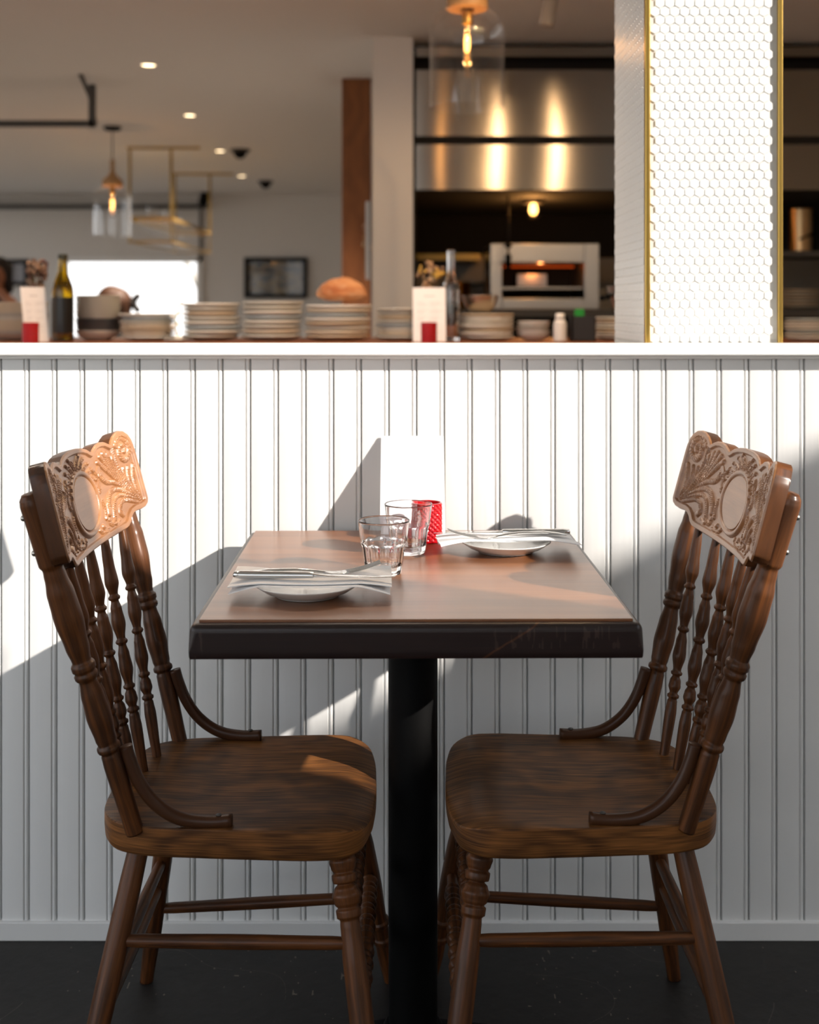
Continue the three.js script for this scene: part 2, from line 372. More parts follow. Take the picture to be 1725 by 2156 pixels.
// ------------------------------------------------------------------ table
const TOP = 0.755;
{
  const t = thing('restaurant_table', 'brown wooden restaurant table with dark thick edge on a black column', 'table', [0.0055, 0, -1.844], 0.011);
  const W = 0.582, D = 0.638;
  const texEdge = dataTex(1024, 128, (u, v) => {
    let c = mix3([40, 23, 19], [27, 15, 13], fbm(u * 6, v * 20, 201, 4, 6, 20));
    const x = u;                                                       // worn scuffs and an orange-brown diagonal line along the front
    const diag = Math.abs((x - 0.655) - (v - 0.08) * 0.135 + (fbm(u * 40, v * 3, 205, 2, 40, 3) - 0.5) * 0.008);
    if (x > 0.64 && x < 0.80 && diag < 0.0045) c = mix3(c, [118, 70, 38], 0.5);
    const scuff = vnoise(u * 260, v * 3, 207, 260, 3) * (0.55 + 0.9 * fbm(u * 9, v * 3, 208, 2, 9, 3)) * 0.62;
    if (x > 0.66 && v > 0.25 && v < 0.85 && scuff > 0.5) c = mix3(c, [120, 100, 92], 0.28);
    if (x < 0.03 && scuff > 0.42) c = mix3(c, [120, 104, 96], 0.3);
    return c;
  });
  texEdge.wrapT = THREE.ClampToEdgeWrapping;
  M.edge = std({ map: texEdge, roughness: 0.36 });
  const eg = new RoundedBoxGeometry(W, 0.0445, D, 4, 0.0105); eg.translate(0, TOP - 0.0035 - 0.0445 / 2, 0);
  { // flat underside corners read as square: pull the lower rounding out
    const p = eg.attributes.position, uv = eg.attributes.uv, n = eg.attributes.normal;
    for (let i = 0; i < p.count; i++) {
      const y = p.getY(i);
      if (y < TOP - 0.03) {
        const sx = Math.sign(p.getX(i)), sz = Math.sign(p.getZ(i));
        if (Math.abs(p.getX(i)) > W / 2 - 0.0106) p.setX(i, sx * (W / 2 - (W / 2 - Math.abs(p.getX(i))) * 0.2));
        if (Math.abs(p.getZ(i)) > D / 2 - 0.0106) p.setZ(i, sz * (D / 2 - (D / 2 - Math.abs(p.getZ(i))) * 0.2));
      }
      const side = Math.abs(n.getX(i)) > 0.7;
      uv.setXY(i, side ? p.getZ(i) / D + 0.5 : p.getX(i) / W + 0.5, (y - (TOP - 0.048)) / 0.048);
    }
    eg.computeVertexNormals();
  }
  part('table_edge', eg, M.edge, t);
  part('tabletop', bx(-W / 2 + 0.0115, W / 2 - 0.0115, TOP - 0.006, TOP, -D / 2 + 0.0115, D / 2 - 0.0115, 0.0012), M.tabletop, t);
  part('mounting_plate', bx(-0.13, 0.13, TOP - 0.056, TOP - 0.048, -0.13, 0.13), M.black, t);
  part('column', (() => { const g = new THREE.CylinderGeometry(0.0378, 0.0378, 0.65, 40); g.translate(0, 0.05 + 0.325, 0); return g; })(), M.black, t);
  part('hub', lathe([[0, 0.055], [0.040, 0.055], [0.046, 0.048], [0.055, 0.03], [0.062, 0.004], [0.062, 0]].reverse(), 32), M.black, t);
  for (let k = 0; k < 4; k++) {
    const s = []; for (let i = 0; i <= 8; i++) { const f = i / 8; s.push({ c: V(0.03 + f * 0.20, 0.026 - 0.011 * f, 0), u: V(0, 0, 1), v: V(0, 1, 0), w: 0.034 - 0.012 * f, t: 0.024 - 0.011 * f }); }
    const a = part('foot_arm', loft(s, 16, 3), M.black, t); a.rotation.y = k * Math.PI / 2;
    const gl = part('glide', lathe([[0, 0], [0.016, 0], [0.016, 0.006], [0.008, 0.01], [0, 0.01]], 16), M.darkGrey, a, [0.215, -0.0, 0]);
  }
}

// ------------------------------------------------------------------ chairs
function chairSeat() {
  const half = [[-0.227, 0], [-0.224, 0.06], [-0.214, 0.112], [-0.192, 0.147], [-0.15, 0.166], [-0.07, 0.175], [0.02, 0.181], [0.085, 0.183], [0.122, 0.177], [0.147, 0.155], [0.159, 0.11], [0.163, 0.05]];
  const pts = [...half.map(([x, z]) => V(x, 0, z)), V(0.164, 0, 0), ...half.slice(1).reverse().map(([x, z]) => V(x, 0, -z))];
  const curve = new THREE.CatmullRomCurve3(pts, true, 'centripetal'), N = 128;
  const loop = curve.getSpacedPoints(N).slice(0, N), c = V(-0.03, 0, 0);
  const top = (x, z) => 0.447 + 0.004 * Math.cos(Math.min(1, Math.abs(z) / 0.18) * Math.PI) * -1 - 0.007 * Math.exp(-(((x + 0.05) / 0.11) ** 2 + (z / 0.11) ** 2)) - (x > 0.1 ? 7 * (x - 0.1) ** 2 * 0.5 : 0);
  const rings = [];      // [scale, inset metres, y function, side face?]
  const add = (s, inset, yf, side = false) => rings.push([s, inset, yf, side]);
  for (let i = 0; i <= 14; i++) add(Math.max(0.001, i / 14), 0.0022 * i / 14, top);
  add(1, 0.0008, (x, z) => top(x, z) - 0.0006); add(1, 0.0001, (x, z) => top(x, z) - 0.002);
  add(1, 0.0001, (x, z) => top(x, z) - 0.002, true); add(1, 0, (x, z) => top(x, z) - 0.006, true); add(1, 0, (x, z) => top(x, z) - 0.02, true);
  add(1, 0.0012, () => 0.414, true); add(1, 0.004, () => 0.4095, true); add(1, 0.009, () => 0.408, true);
  for (let i = 6; i >= 0; i--) add(Math.max(0.001, i / 6 * 0.95), 0.009 * i / 6, () => 0.408);
  const pos = [], uv = [], idx = [];
  rings.forEach(([s, inset, yf, side]) => {
    for (let i = 0; i < N; i++) {
      const p = loop[i], d = p.clone().sub(c), L = d.length(), f = s * (L - inset) / L, x = c.x + d.x * f, z = c.z + d.z * f, y = yf(x, z);
      pos.push(x, y, z); if (side) uv.push(x + z * 0.25, y * 1.6); else uv.push(x, z);
    }
  });
  for (let k = 0; k < rings.length - 1; k++) for (let i = 0; i < N; i++) { const a = k * N + i, b = k * N + (i + 1) % N; idx.push(a, b, a + N, b, b + N, a + N); }
  const g = new THREE.BufferGeometry();
  g.setAttribute('position', new THREE.Float32BufferAttribute(pos, 3)); g.setAttribute('uv', new THREE.Float32BufferAttribute(uv, 2)); g.setIndex(idx);
  g.computeVertexNormals();
  // outward check
  const n = g.attributes.normal; if (n.getY(2 * N) < 0) { const a = g.index.array; for (let i = 0; i < a.length; i += 3) { const t = a[i]; a[i] = a[i + 2]; a[i + 2] = t; } g.computeVertexNormals(); }
  return g;
}
// carved crest: half outline in (u along the rail, v up)
const crestTop = [[0, 0.152], [0.02, 0.1515], [0.04, 0.149], [0.056, 0.1445], [0.066, 0.139], [0.070, 0.1375], [0.075, 0.140], [0.088, 0.1455], [0.103, 0.1475], [0.118, 0.1455], [0.128, 0.141], [0.133, 0.138], [0.137, 0.1425], [0.145, 0.1485], [0.157, 0.1535], [0.168, 0.1545], [0.18, 0.152], [0.19, 0.1445], [0.196, 0.134], [0.1985, 0.122], [0.1992, 0.11], [0.1996, 0.07], [0.2, 0.036]];
const crestBot = [[0, 0], [0.118, 0], [0.128, 0.0015], [0.136, 0.006], [0.142, 0.0125], [0.15, 0.017], [0.16, 0.0185], [0.175, 0.0175], [0.188, 0.0185], [0.196, 0.0225], [0.1996, 0.029], [0.2, 0.034]];
const lerpTable = (T, u) => { let k = 0; while (k < T.length - 2 && u > T[k + 1][0]) k++; const [a, x] = T[k], [b, y] = T[k + 1], f = Math.min(1, Math.max(0, (u - a) / (b - a))); return x + (y - x) * f; };
function crestHeight() {
  const strokes = [];
  const S = (pts, w0, w1, h = 0.003) => { const c = new THREE.CatmullRomCurve3(pts.map(([u, v]) => V(u, v, 0))).getPoints(26); strokes.push({ c, w0, w1, h }); };
  const sp = []; for (let i = 0; i <= 20; i++) { const a = 2.6 - i / 20 * 9.4, r = 0.0225 - 0.0185 * (i / 20); sp.push([0.1685 + r * Math.cos(a), 0.121 + r * 1.12 * Math.sin(a)]); }
  S(sp, 0.0058, 0.0046, 0.0036);
  S([[0.141, 0.138], [0.1395, 0.12], [0.143, 0.1], [0.152, 0.075], [0.166, 0.05], [0.180, 0.034]], 0.0032, 0.003, 0.0034);
  for (let i = 0; i < 9; i++) { const a = 2.75 - i * 0.24, u = 0.1685 + 0.0155 * Math.cos(a), v = 0.122 + 0.0185 * Math.sin(a); S([[u, v], [u + 0.0004, v + 0.0004]], 0.0028, 0.0028, 0.0026); }
  for (let i = 0; i < 5; i++) { const f = i / 4; S([[0.168, 0.043], [0.15 - 0.012 * (1 - f), 0.07 + 0.006 * f], [0.13 - 0.02 * (1 - f), 0.097 + 0.008 * f], [0.085 + 0.048 * f, 0.116 + 0.012 * Math.sin(f * Math.PI * 0.9 + 0.2)]], 0.0022, 0.0050, 0.0034); }
  S([[0.17, 0.040], [0.143, 0.061], [0.118, 0.078], [0.096, 0.084], [0.081, 0.098], [0.083, 0.107]], 0.003, 0.0058, 0.0036);
  S([[0.083, 0.107], [0.078, 0.104], [0.077, 0.097]], 0.0045, 0.003, 0.003);
  S([[0.171, 0.036], [0.145, 0.055], [0.12, 0.066], [0.1, 0.064], [0.087, 0.052], [0.081, 0.036]], 0.003, 0.0065, 0.0036);
  S([[0.172, 0.033], [0.148, 0.047], [0.124, 0.055], [0.108, 0.050], [0.098, 0.036], [0.094, 0.022]], 0.003, 0.0045, 0.0032);
  S([[0.174, 0.030], [0.155, 0.038], [0.137, 0.044], [0.122, 0.040], [0.116, 0.029], [0.122, 0.023]], 0.003, 0.0052, 0.0034);
  S([[0.094, 0.022], [0.084, 0.017], [0.076, 0.021], [0.074, 0.028]], 0.004, 0.0035, 0.0032);
  S([[0.108, 0.017], [0.099, 0.0135], [0.092, 0.0165]], 0.003, 0.0028, 0.003);
  S([[0.068, 0.015], [0.057, 0.0165], [0.05, 0.0225]], 0.0035, 0.0042, 0.0032);
  S([[0.06, 0.0115], [0.044, 0.013], [0.033, 0.02]], 0.003, 0.0036, 0.003);
  S([[0.183, 0.034], [0.178, 0.055], [0.179, 0.075], [0.186, 0.092]], 0.003, 0.0042, 0.0032);
  S([[0.181, 0.034], [0.170, 0.056], [0.166, 0.078], [0.171, 0.092]], 0.0026, 0.004, 0.0032);
  S([[0.180, 0.034], [0.160, 0.062], [0.155, 0.082], [0.157, 0.094]], 0.0022, 0.0032, 0.003);
  const E = { a: 0.057, b: 0.0485, v: 0.069 };
  for (let i = 0; i < 6; i++) { const a = 1.52 - i * 0.235, lean = 0.12; S([[E.a * 1.08 * Math.cos(a), E.v + E.b * 1.12 * Math.sin(a)], [E.a * 1.2 * Math.cos(a - lean), E.v + E.b * 1.33 * Math.sin(a - lean)], [E.a * 1.22 * Math.cos(a - lean * 2.4), E.v + E.b * 1.52 * Math.sin(a - lean * 2.0)]], 0.0042, 0.003, 0.0033); }
  S([[0.066, 0.073], [0.07, 0.085], [0.068, 0.1], [0.058, 0.112]], 0.0035, 0.004, 0.0033);
  S([[0.066, 0.06], [0.071, 0.045], [0.067, 0.031]], 0.003, 0.0036, 0.003);
  const outline = [...crestTop.map(([u, v]) => [u, v]), ...crestBot.slice().reverse()];
  const segd = (px, py, a, b) => { const dx = b[0] - a[0], dy = b[1] - a[1], t = Math.max(0, Math.min(1, ((px - a[0]) * dx + (py - a[1]) * dy) / (dx * dx + dy * dy || 1e-12))); return Math.hypot(px - a[0] - dx * t, py - a[1] - dy * t); };
  return (uS, v) => {
    const u = Math.abs(uS);
    let edge = 1; for (let i = 0; i < outline.length - 1; i++) edge = Math.min(edge, segd(u, v, outline[i], outline[i + 1]));
    let h = 0;
    const rim = v < 0.03 ? 0.0105 : 0.0088;
    if (edge < rim) h = 0.0034 * Math.min(1, (rim - edge) / 0.0016);
    if (edge < 0.0022) h = Math.min(h, 0.0034 - 0.0024 * (1 - edge / 0.0022) ** 2);
    const e = Math.hypot(u / E.a, (v - E.v) / E.b);
    if (e < 1.06) {
      if (e > 0.87) h = Math.max(h, 0.0042 * Math.sqrt(Math.max(0, 1 - ((e - 0.965) / 0.095) ** 2)));
      else if (e > 0.845) h = 0.0012;
      else h = 0.0022 + 0.0022 * (1 - e * e);
      if (e < 0.87) return h;
    }
    for (const s of strokes) for (let i = 0; i < s.c.length - 1; i++) {
      const a = s.c[i], b = s.c[i + 1], w = s.w0 + (s.w1 - s.w0) * i / (s.c.length - 1);
      if (Math.abs(u - a.x) > w + 0.01 || Math.abs(v - a.y) > w + 0.01) continue;
      const d = segd(u, v, [a.x, a.y], [b.x, b.y]);
      if (d < w) h = Math.max(h, s.h * Math.sqrt(1 - (d / w) ** 2));
      else if (d < w + 0.0007 && h > 0 && edge > rim) h = Math.min(h, 0.0012);
    }
    return h;
  };
}
const bendAt = (u) => 0.82 * u * u;            // u before the rail is stretched to its full width
const CRESTW = 1.19;
function crestGeometries() {
  const H = crestHeight(), nu = 230, nv = 165, us = [];
  for (let i = 0; i <= nu; i++) { const f = i / nu; us.push(0.1999 * (f < 0.9 ? f / 0.9 * 0.93 : 0.93 + 0.07 * Math.sin((f - 0.9) / 0.1 * Math.PI / 2))); }
  const all = [...us.slice(1).reverse().map((u) => -u), ...us], cols = all.length, pos = [], uv = [], idx = [], cache = new Map();
  all.forEach((u) => {
    const b = lerpTable(crestBot, Math.abs(u)), t = lerpTable(crestTop, Math.abs(u));
    for (let j = 0; j <= nv; j++) {
      const v = b + (t - b) * j / nv, key = Math.abs(u).toFixed(6) + '_' + j;
      let h = cache.get(key); if (h === undefined) { h = H(u, v); cache.set(key, h); }
      pos.push(bendAt(u) + 1.2 * h - 0.004, v, -u * CRESTW); uv.push(u, v);
    }
  });
  for (let i = 0; i < cols - 1; i++) for (let j = 0; j < nv; j++) { const a = i * (nv + 1) + j, b = a + nv + 1; idx.push(a, b, a + 1, b, b + 1, a + 1); }
  const g = new THREE.BufferGeometry();
  g.setAttribute('position', new THREE.Float32BufferAttribute(pos, 3)); g.setAttribute('uv', new THREE.Float32BufferAttribute(uv, 2)); g.setIndex(idx); g.computeVertexNormals();
  if (g.attributes.normal.getX(Math.floor(cols / 2) * (nv + 1) + 20) < 0) { const a = g.index.array; for (let i = 0; i < a.length; i += 3) { const t = a[i]; a[i] = a[i + 2]; a[i + 2] = t; } g.computeVertexNormals(); }
  // body behind: rim band + back face
  const bp = [], bi = [], T = 0.0245, nvB = 6;
  const sample = all.filter((_, i) => i % 3 === 0 || i === cols - 1);
  sample.forEach((u) => {
    const b = lerpTable(crestBot, Math.abs(u)), t = lerpTable(crestTop, Math.abs(u));
    const ring = [[-0.003, b], [-T + 0.002, b], [-T, b + 0.002], ...Array.from({ length: nvB - 1 }, (_, k) => [-T, b + (t - b) * (k + 1) / nvB]), [-T, t - 0.002], [-T + 0.002, t], [-0.003, t]];
    ring.forEach(([x, v]) => bp.push(bendAt(u) + x, v, -u * CRESTW));
  });
  const rn = 6 + nvB - 1;
  for (let i = 0; i < sample.length - 1; i++) for (let j = 0; j < rn - 1; j++) { const a = i * rn + j, b = a + rn; bi.push(a, a + 1, b, b, a + 1, b + 1); }
  for (const e of [0, sample.length - 1]) for (let j = 1; j < rn - 1; j++) bi.push(...(e ? [e * rn, e * rn + j, e * rn + j + 1] : [e * rn, e * rn + j + 1, e * rn + j]));
  let body = new THREE.BufferGeometry();
  body.setAttribute('position', new THREE.Float32BufferAttribute(bp, 3)); body.setIndex(bi);
  body.setAttribute('uv', new THREE.Float32BufferAttribute(new Float32Array(bp.length / 3 * 2), 2));
  body.computeVertexNormals(); body = toCreasedNormals(body, 0.7);
  return { g, body };
}
const postProfile = [[0, 0.0122], [0.2, 0.0138], [0.235, 0.0132], [0.245, 0.0118], [0.252, 0.0158], [0.262, 0.0158], [0.27, 0.0128], [0.285, 0.0142], [0.35, 0.0168], [0.41, 0.0152], [0.46, 0.0118], [0.466, 0.0155], [0.478, 0.0158], [0.484, 0.0135], [0.492, 0.0162], [0.505, 0.0162], [0.515, 0.0128], [0.56, 0.0158], [0.64, 0.0192], [0.71, 0.0182], [0.76, 0.0148], [0.785, 0.0138], [0.8, 0.0168], [0.97, 0.0168], [0.985, 0.0155], [1, 0.011]];
const spindleProfile = [[0, 0.0072], [0.19, 0.0092], [0.24, 0.0078], [0.248, 0.0062], [0.255, 0.0094], [0.265, 0.0094], [0.272, 0.0062], [0.3, 0.0098], [0.325, 0.0088], [0.345, 0.0058], [0.352, 0.0092], [0.36, 0.0092], [0.367, 0.0065], [0.43, 0.0106], [0.49, 0.0088], [0.53, 0.006], [0.538, 0.0094], [0.547, 0.0094], [0.554, 0.0066], [0.62, 0.0108], [0.68, 0.0088], [0.715, 0.006], [0.722, 0.0092], [0.731, 0.0092], [0.738, 0.0066], [0.79, 0.0108], [0.87, 0.0085], [1, 0.006]];
const frontLegProfile = [[0, 0.0115], [0.15, 0.014], [0.2, 0.0135], [0.205, 0.0165], [0.225, 0.0165], [0.23, 0.0135], [0.285, 0.014], [0.29, 0.0172], [0.306, 0.0172], [0.312, 0.014], [0.5, 0.0165], [0.65, 0.0162], [0.76, 0.0138], [0.782, 0.013], [0.788, 0.017], [0.81, 0.0174], [0.816, 0.014], [0.828, 0.018], [0.85, 0.0204], [0.873, 0.0162], [0.884, 0.0106], [0.889, 0.0168], [0.9, 0.0175], [0.912, 0.0175], [0.917, 0.0142], [0.93, 0.0172], [0.95, 0.0192], [0.975, 0.0148], [0.99, 0.0108], [1, 0.0115]];
const rearLegProfile = [[0, 0.0115], [0.3, 0.0148], [0.6, 0.016], [0.85, 0.0156], [1, 0.0145]];
function makeChair(label) {
  const t = thing('spindle_chair', label, 'chair', [0, 0, 0], 0, 'carved spindle-back chairs at the table');
  part('seat', chairSeat(), M.seat, t);
  // back posts
  for (const s of [1, -1]) {
    const a = V(-0.16, 0.441, s * 0.162), b = V(-0.285, 0.912, s * 0.222);
    const post = between(part('back_post', turned(postProfile, a.distanceTo(b), 26, 220), M.turn, t), a, b);
    for (const f of [0.84, 0.94]) part('screw', new THREE.SphereGeometry(0.0042, 10, 8), M.steel, post, [-0.0158, f * a.distanceTo(b), s * 0.004]);
  }
  // crest rail, leaning back with the posts
  const lean = Math.atan2(0.125, 0.471), { g, body } = crestGeometries();
  const cr = part('crest_rail', metre(body), M.turn, t, [-0.253, 0.796, 0], [0, 0, lean]);
  part('carved_face', g, M.crest, cr);
  // spindles between seat and crest
  for (let k = 0; k < 5; k++) {
    const f = (k - 2) / 2, a = V(-0.199 + 0.014 * f * f, 0.441, f * 0.1), b = V(-0.2675 + bendAt(f * 0.126), 0.804, f * 0.15);
    between(part('spindle', turned(spindleProfile, a.distanceTo(b), 16, 200), M.turn, t), a, b);
  }
  // bent braces from posts to seat
  for (const s of [1, -1]) {
    const pts = [V(-0.171, 0.562, s * 0.1705), V(-0.165, 0.542, s * 0.1705), V(-0.153, 0.513, s * 0.17), V(-0.132, 0.484, s * 0.169), V(-0.1, 0.4625, s * 0.167), V(-0.06, 0.4555, s * 0.164), V(-0.028, 0.457, s * 0.162)];
    const c = new THREE.CatmullRomCurve3(pts), secs = [];
    for (let i = 0; i <= 40; i++) { const p = c.getPoint(i / 40), d = c.getTangent(i / 40), side = V(0, 0, 1), up = side.clone().cross(d).normalize(); secs.push({ c: p, u: side, v: up, w: 0.0088, t: 0.0088, p: 2.2 }); }
    const br = part('brace', loft(secs, 14), M.turn, t);
    part('screw', lathe([[0, 0], [0.004, 0], [0.004, 0.0012], [0, 0.0022]], 12), M.darkGrey, br, [-0.046, 0.4645, s * 0.163]);
  }
  // legs
  const legPts = {};
  for (const s of [1, -1]) {
    const fa = V(0.182, 0, s * 0.262), fb = V(0.118, 0.41, s * 0.128);
    between(part('leg', turned(frontLegProfile, fa.distanceTo(fb), 24, 260), M.turn, t), fa, fb);
    const ra = V(-0.238, 0, s * 0.262), rb = V(-0.163, 0.41, s * 0.118);
    between(part('leg', turned(rearLegProfile, ra.distanceTo(rb), 24, 60), M.turn, t), ra, rb);
    legPts[s] = { f: (y) => fa.clone().lerp(fb, y / 0.41), r: (y) => ra.clone().lerp(rb, y / 0.41) };
  }
  const plain = [[0, 0.0075], [0.1, 0.0088], [0.5, 0.0098], [0.9, 0.0088], [1, 0.0075]];
  const bead = [[0, 0.008], [0.1, 0.0085]]; 
  for (let k = 0; k < 9; k++) { const c = 0.14 + k * 0.09; bead.push([c, 0.0085], [c + 0.012, 0.0125], [c + 0.022, 0.0125], [c + 0.032, 0.009], [c + 0.06, 0.0145]); }
  bead.push([0.97, 0.0085], [1, 0.008]);
  const stretch = (prof, a, b, seg = 16, n = 60) => between(part('stretcher', turned(prof, a.distanceTo(b), seg, n), M.turn, t), a, b);
  for (const s of [1, -1]) { stretch(plain, legPts[s].r(0.292), legPts[s].f(0.292)); stretch(plain, legPts[s].r(0.150), legPts[s].f(0.172)); }
  stretch(plain, legPts[1].r(0.247), legPts[-1].r(0.247)); stretch(plain, legPts[1].r(0.195), legPts[-1].r(0.195));
  stretch(bead, legPts[1].f(0.315), legPts[-1].f(0.315), 16, 260); stretch(bead, legPts[1].f(0.215), legPts[-1].f(0.215), 16, 260);
  return t;
}
const chair = makeChair('dark brown spindle-back chair with sunlit carved crest and a sun patch on its seat');
chair.position.set(-0.214, 0, -1.79);
copyOf(chair, [0.2185, 0, -1.797], Math.PI, 'dark brown spindle-back chair with carved crest turned from the sun, below the tiled pillar');

// ------------------------------------------------------------------ on the table
function plateGeo(r, h, foot = 0.58) {
  return lathe([[0, 0], [r * foot, 0], [r * foot, 0.002], [r * foot * 1.05, 0.0025], [r * 0.82, h * 0.45], [r * 0.97, h * 0.86], [r, h * 0.95], [r * 0.997, h], [r * 0.985, h], [r * 0.93, h * 0.88], [r * 0.78, h * 0.5], [r * 0.62, 0.0062], [r * 0.3, 0.0052], [0, 0.005]], 56);
}
// napkin: cloth strip folded lengthwise, lying over a plate
function napkinGeo({ len, wid, front = 0.036, pinch = 0.022, prof, skew = 0, thick = 0.0011 }) {
  const nx = 44, nz = 12, pos = [], idx = [];
  const put = (i, j, side) => {
    const f = i / nx, a = j / nz, x = (f - 0.5) * len, q = Math.min(1, Math.abs(x) / (len / 2)), back = -pinch - (wid - pinch) * q ** 1.3, z = back + (front + 0.004 * q - back) * a + skew * x;
    const y = prof(x, z) + 0.0016 * Math.sin(a * Math.PI * 2 + 1) * q + 0.004 * (1 - a) * q;
    return [x, y + side * thick, z];
  };
  for (const side of [1, 0]) for (let i = 0; i <= nx; i++) for (let j = 0; j <= nz; j++) pos.push(...put(i, j, side));
  const n = (nx + 1) * (nz + 1), at = (i, j) => i * (nz + 1) + j;
  for (let i = 0; i < nx; i++) for (let j = 0; j < nz; j++) { const a = at(i, j), b = at(i + 1, j), c = at(i, j + 1), d = at(i + 1, j + 1); idx.push(a, c, b, b, c, d, a + n, b + n, c + n, b + n, d + n, c + n); }
  for (let i = 0; i < nx; i++) for (const j of [0, nz]) { const a = at(i, j), b = at(i + 1, j); idx.push(...(j ? [a, a + n, b, b, a + n, b + n] : [a, b, a + n, b, b + n, a + n])); }
  for (let j = 0; j < nz; j++) for (const i of [0, nx]) { const a = at(i, j), b = at(i, j + 1); idx.push(...(i ? [a, b, a + n, b, b + n, a + n] : [a, a + n, b, b, a + n, b + n])); }
  const g = new THREE.BufferGeometry(); g.setAttribute('position', new THREE.Float32BufferAttribute(pos, 3)); g.setIndex(idx);
  g.setAttribute('uv', new THREE.Float32BufferAttribute(new Float32Array(pos.length / 3 * 2), 2));
  g.computeVertexNormals();
  return toCreasedNormals(g, 0.9);
}
M.napkin = std({ color: 0xfafafa, roughness: 0.95, bumpMap: bumpFine, bumpScale: 0.0002 });
const knifeParts = () => {
  const U = V(0, 0, 1), W = V(0, 1, 0);
  const hs = [[0, 0.002, 0.002], [0.002, 0.0065, 0.0045], [0.012, 0.0085, 0.0056], [0.035, 0.0078, 0.0052], [0.07, 0.0068, 0.0048], [0.1, 0.0062, 0.0044], [0.112, 0.006, 0.0042], [0.1125, 0.0048, 0.003]].map(([x, w, t]) => ({ c: V(x, 0.0055, 0), u: U, v: W, w, t }));
  const bs = [[0.112, 0.0046, 0.0024, 0], [0.122, 0.0058, 0.0017, 0], [0.135, 0.0078, 0.0012, 0.001], [0.17, 0.0084, 0.001, 0.001], [0.2, 0.0078, 0.0009, 0.0006], [0.218, 0.005, 0.0008, -0.001], [0.226, 0.0012, 0.0006, -0.003]].map(([x, w, t, dz]) => ({ c: V(x, 0.0052 - (x - 0.112) * 0.012, dz), u: U, v: W, w, t, p: 2 }));
  return [loft(hs, 18, 2.3), loft(bs, 14)];
};
const forkParts = () => {
  const U = V(0, 0, 1), W = V(0, 1, 0);
  const hs = [[0, 0.0015, 0.0012], [0.003, 0.0068, 0.0018], [0.015, 0.0082, 0.002], [0.04, 0.0062, 0.0019], [0.08, 0.0038, 0.0018], [0.105, 0.003, 0.002], [0.12, 0.0038, 0.0018]].map(([x, w, t]) => ({ c: V(x, 0.003 + 0.006 * Math.sin(Math.PI * Math.min(1, x / 0.12)), 0), u: U, v: W, w, t }));
  const hd = [[0.118, 0.0036, 0.0016, 0.003], [0.128, 0.009, 0.0012, 0.0018], [0.14, 0.0112, 0.001, 0.002], [0.15, 0.0116, 0.001, 0.0032]].map(([x, w, t, y]) => ({ c: V(x, y, 0), u: U, v: W, w, t, p: 3 }));
  const tines = [];
  for (let k = 0; k < 4; k++) { const z = (k - 1.5) * 0.0062; const s = []; for (let i = 0; i <= 6; i++) { const f = i / 6; s.push({ c: V(0.148 + f * 0.05, 0.003 + 0.006 * f + 0.007 * f * f, z * (1 - 0.05 * f)), u: U, v: W, w: 0.0017 * (1 - 0.45 * f), t: 0.0011 }); } tines.push(loft(s, 8)); }
  return [loft(hs, 16, 2.3), loft(hd, 14), tines];
};
function placeSetting(cx, cz, yaw, flip, L) {
  solo('side_plate', plateGeo(0.0745, 0.0185, 0.6), M.porcelain, L.plate, 'plate', [cx, TOP, cz], 0, 'white side plates on the table');
  const rimY = TOP + 0.0185;
  const prof = (x, z) => Math.abs(x) < 0.066 ? 0.0006 - 0.0024 * Math.cos(x / 0.066 * Math.PI / 2) * 0.6 : 0.0006 - 1.3 * (Math.abs(x) - 0.066) ** 2 - 0.05 * (Math.abs(x) - 0.066);
  const n = thing('napkin', L.napkin, 'napkin', [cx + L.dx, rimY + 0.0006, cz + L.dz], yaw, 'white napkins under cutlery');
  part('upper_fold', napkinGeo({ len: 0.224, wid: 0.074, prof: (x, z) => prof(x, z) + 0.0034 }), M.napkin, n);
  part('lower_fold', napkinGeo({ len: 0.22, wid: 0.05, front: 0.045, skew: 0.03, prof: (x, z) => prof(x, z) + 0.0012 - 0.14 * Math.max(0, Math.abs(x) - 0.068) * (z > 0 ? 1 : 0.3) }), M.napkin, n);
  const lift = rimY + 0.0062, kn = thing('table_knife', L.knife, 'knife', [cx + L.dx, lift, cz + L.dz], yaw + L.ky, 'knives on the napkins');
  const [kh, kb] = knifeParts();
  part('handle', kh, M.chrome, kn, [-0.108, 0, 0.012]); part('blade', kb, M.chrome, kn, [-0.108, 0, 0.012]);
  const fk = thing('table_fork', L.fork, 'fork', [cx + L.dx, lift, cz + L.dz], yaw + L.fy, 'forks on the napkins');
  const [fh, fd, ft] = forkParts();
  part('handle', fh, M.chrome, fk, [-0.1, 0, -0.014]); const head = part('head', fd, M.chrome, fk, [-0.1, 0, -0.014]);
  for (const q of ft) part('tine', q, M.chrome, head);
}
placeSetting(-0.143, -1.668, 0.02, 1, { dx: 0.006, dz: 0, ky: -0.05, fy: 0.1,
  plate: 'white side plate in shade on the table before the faceted tumblers', napkin: 'folded white napkin on the shaded plate before the tumblers',
  knife: 'silver table knife on the shaded napkin before the tumblers', fork: 'silver fork with raised tines on the shaded napkin before the tumblers' });
placeSetting(0.158, -1.965, Math.PI + 0.05, -1, { dx: 0.0, dz: 0, ky: -0.05, fy: 0.1,
  plate: 'white side plate in full sun beside the red candle holder', napkin: 'folded white napkin on the sunlit plate by the candle',
  knife: 'silver table knife on the sunlit napkin by the candle', fork: 'silver fork on the sunlit napkin by the candle' });

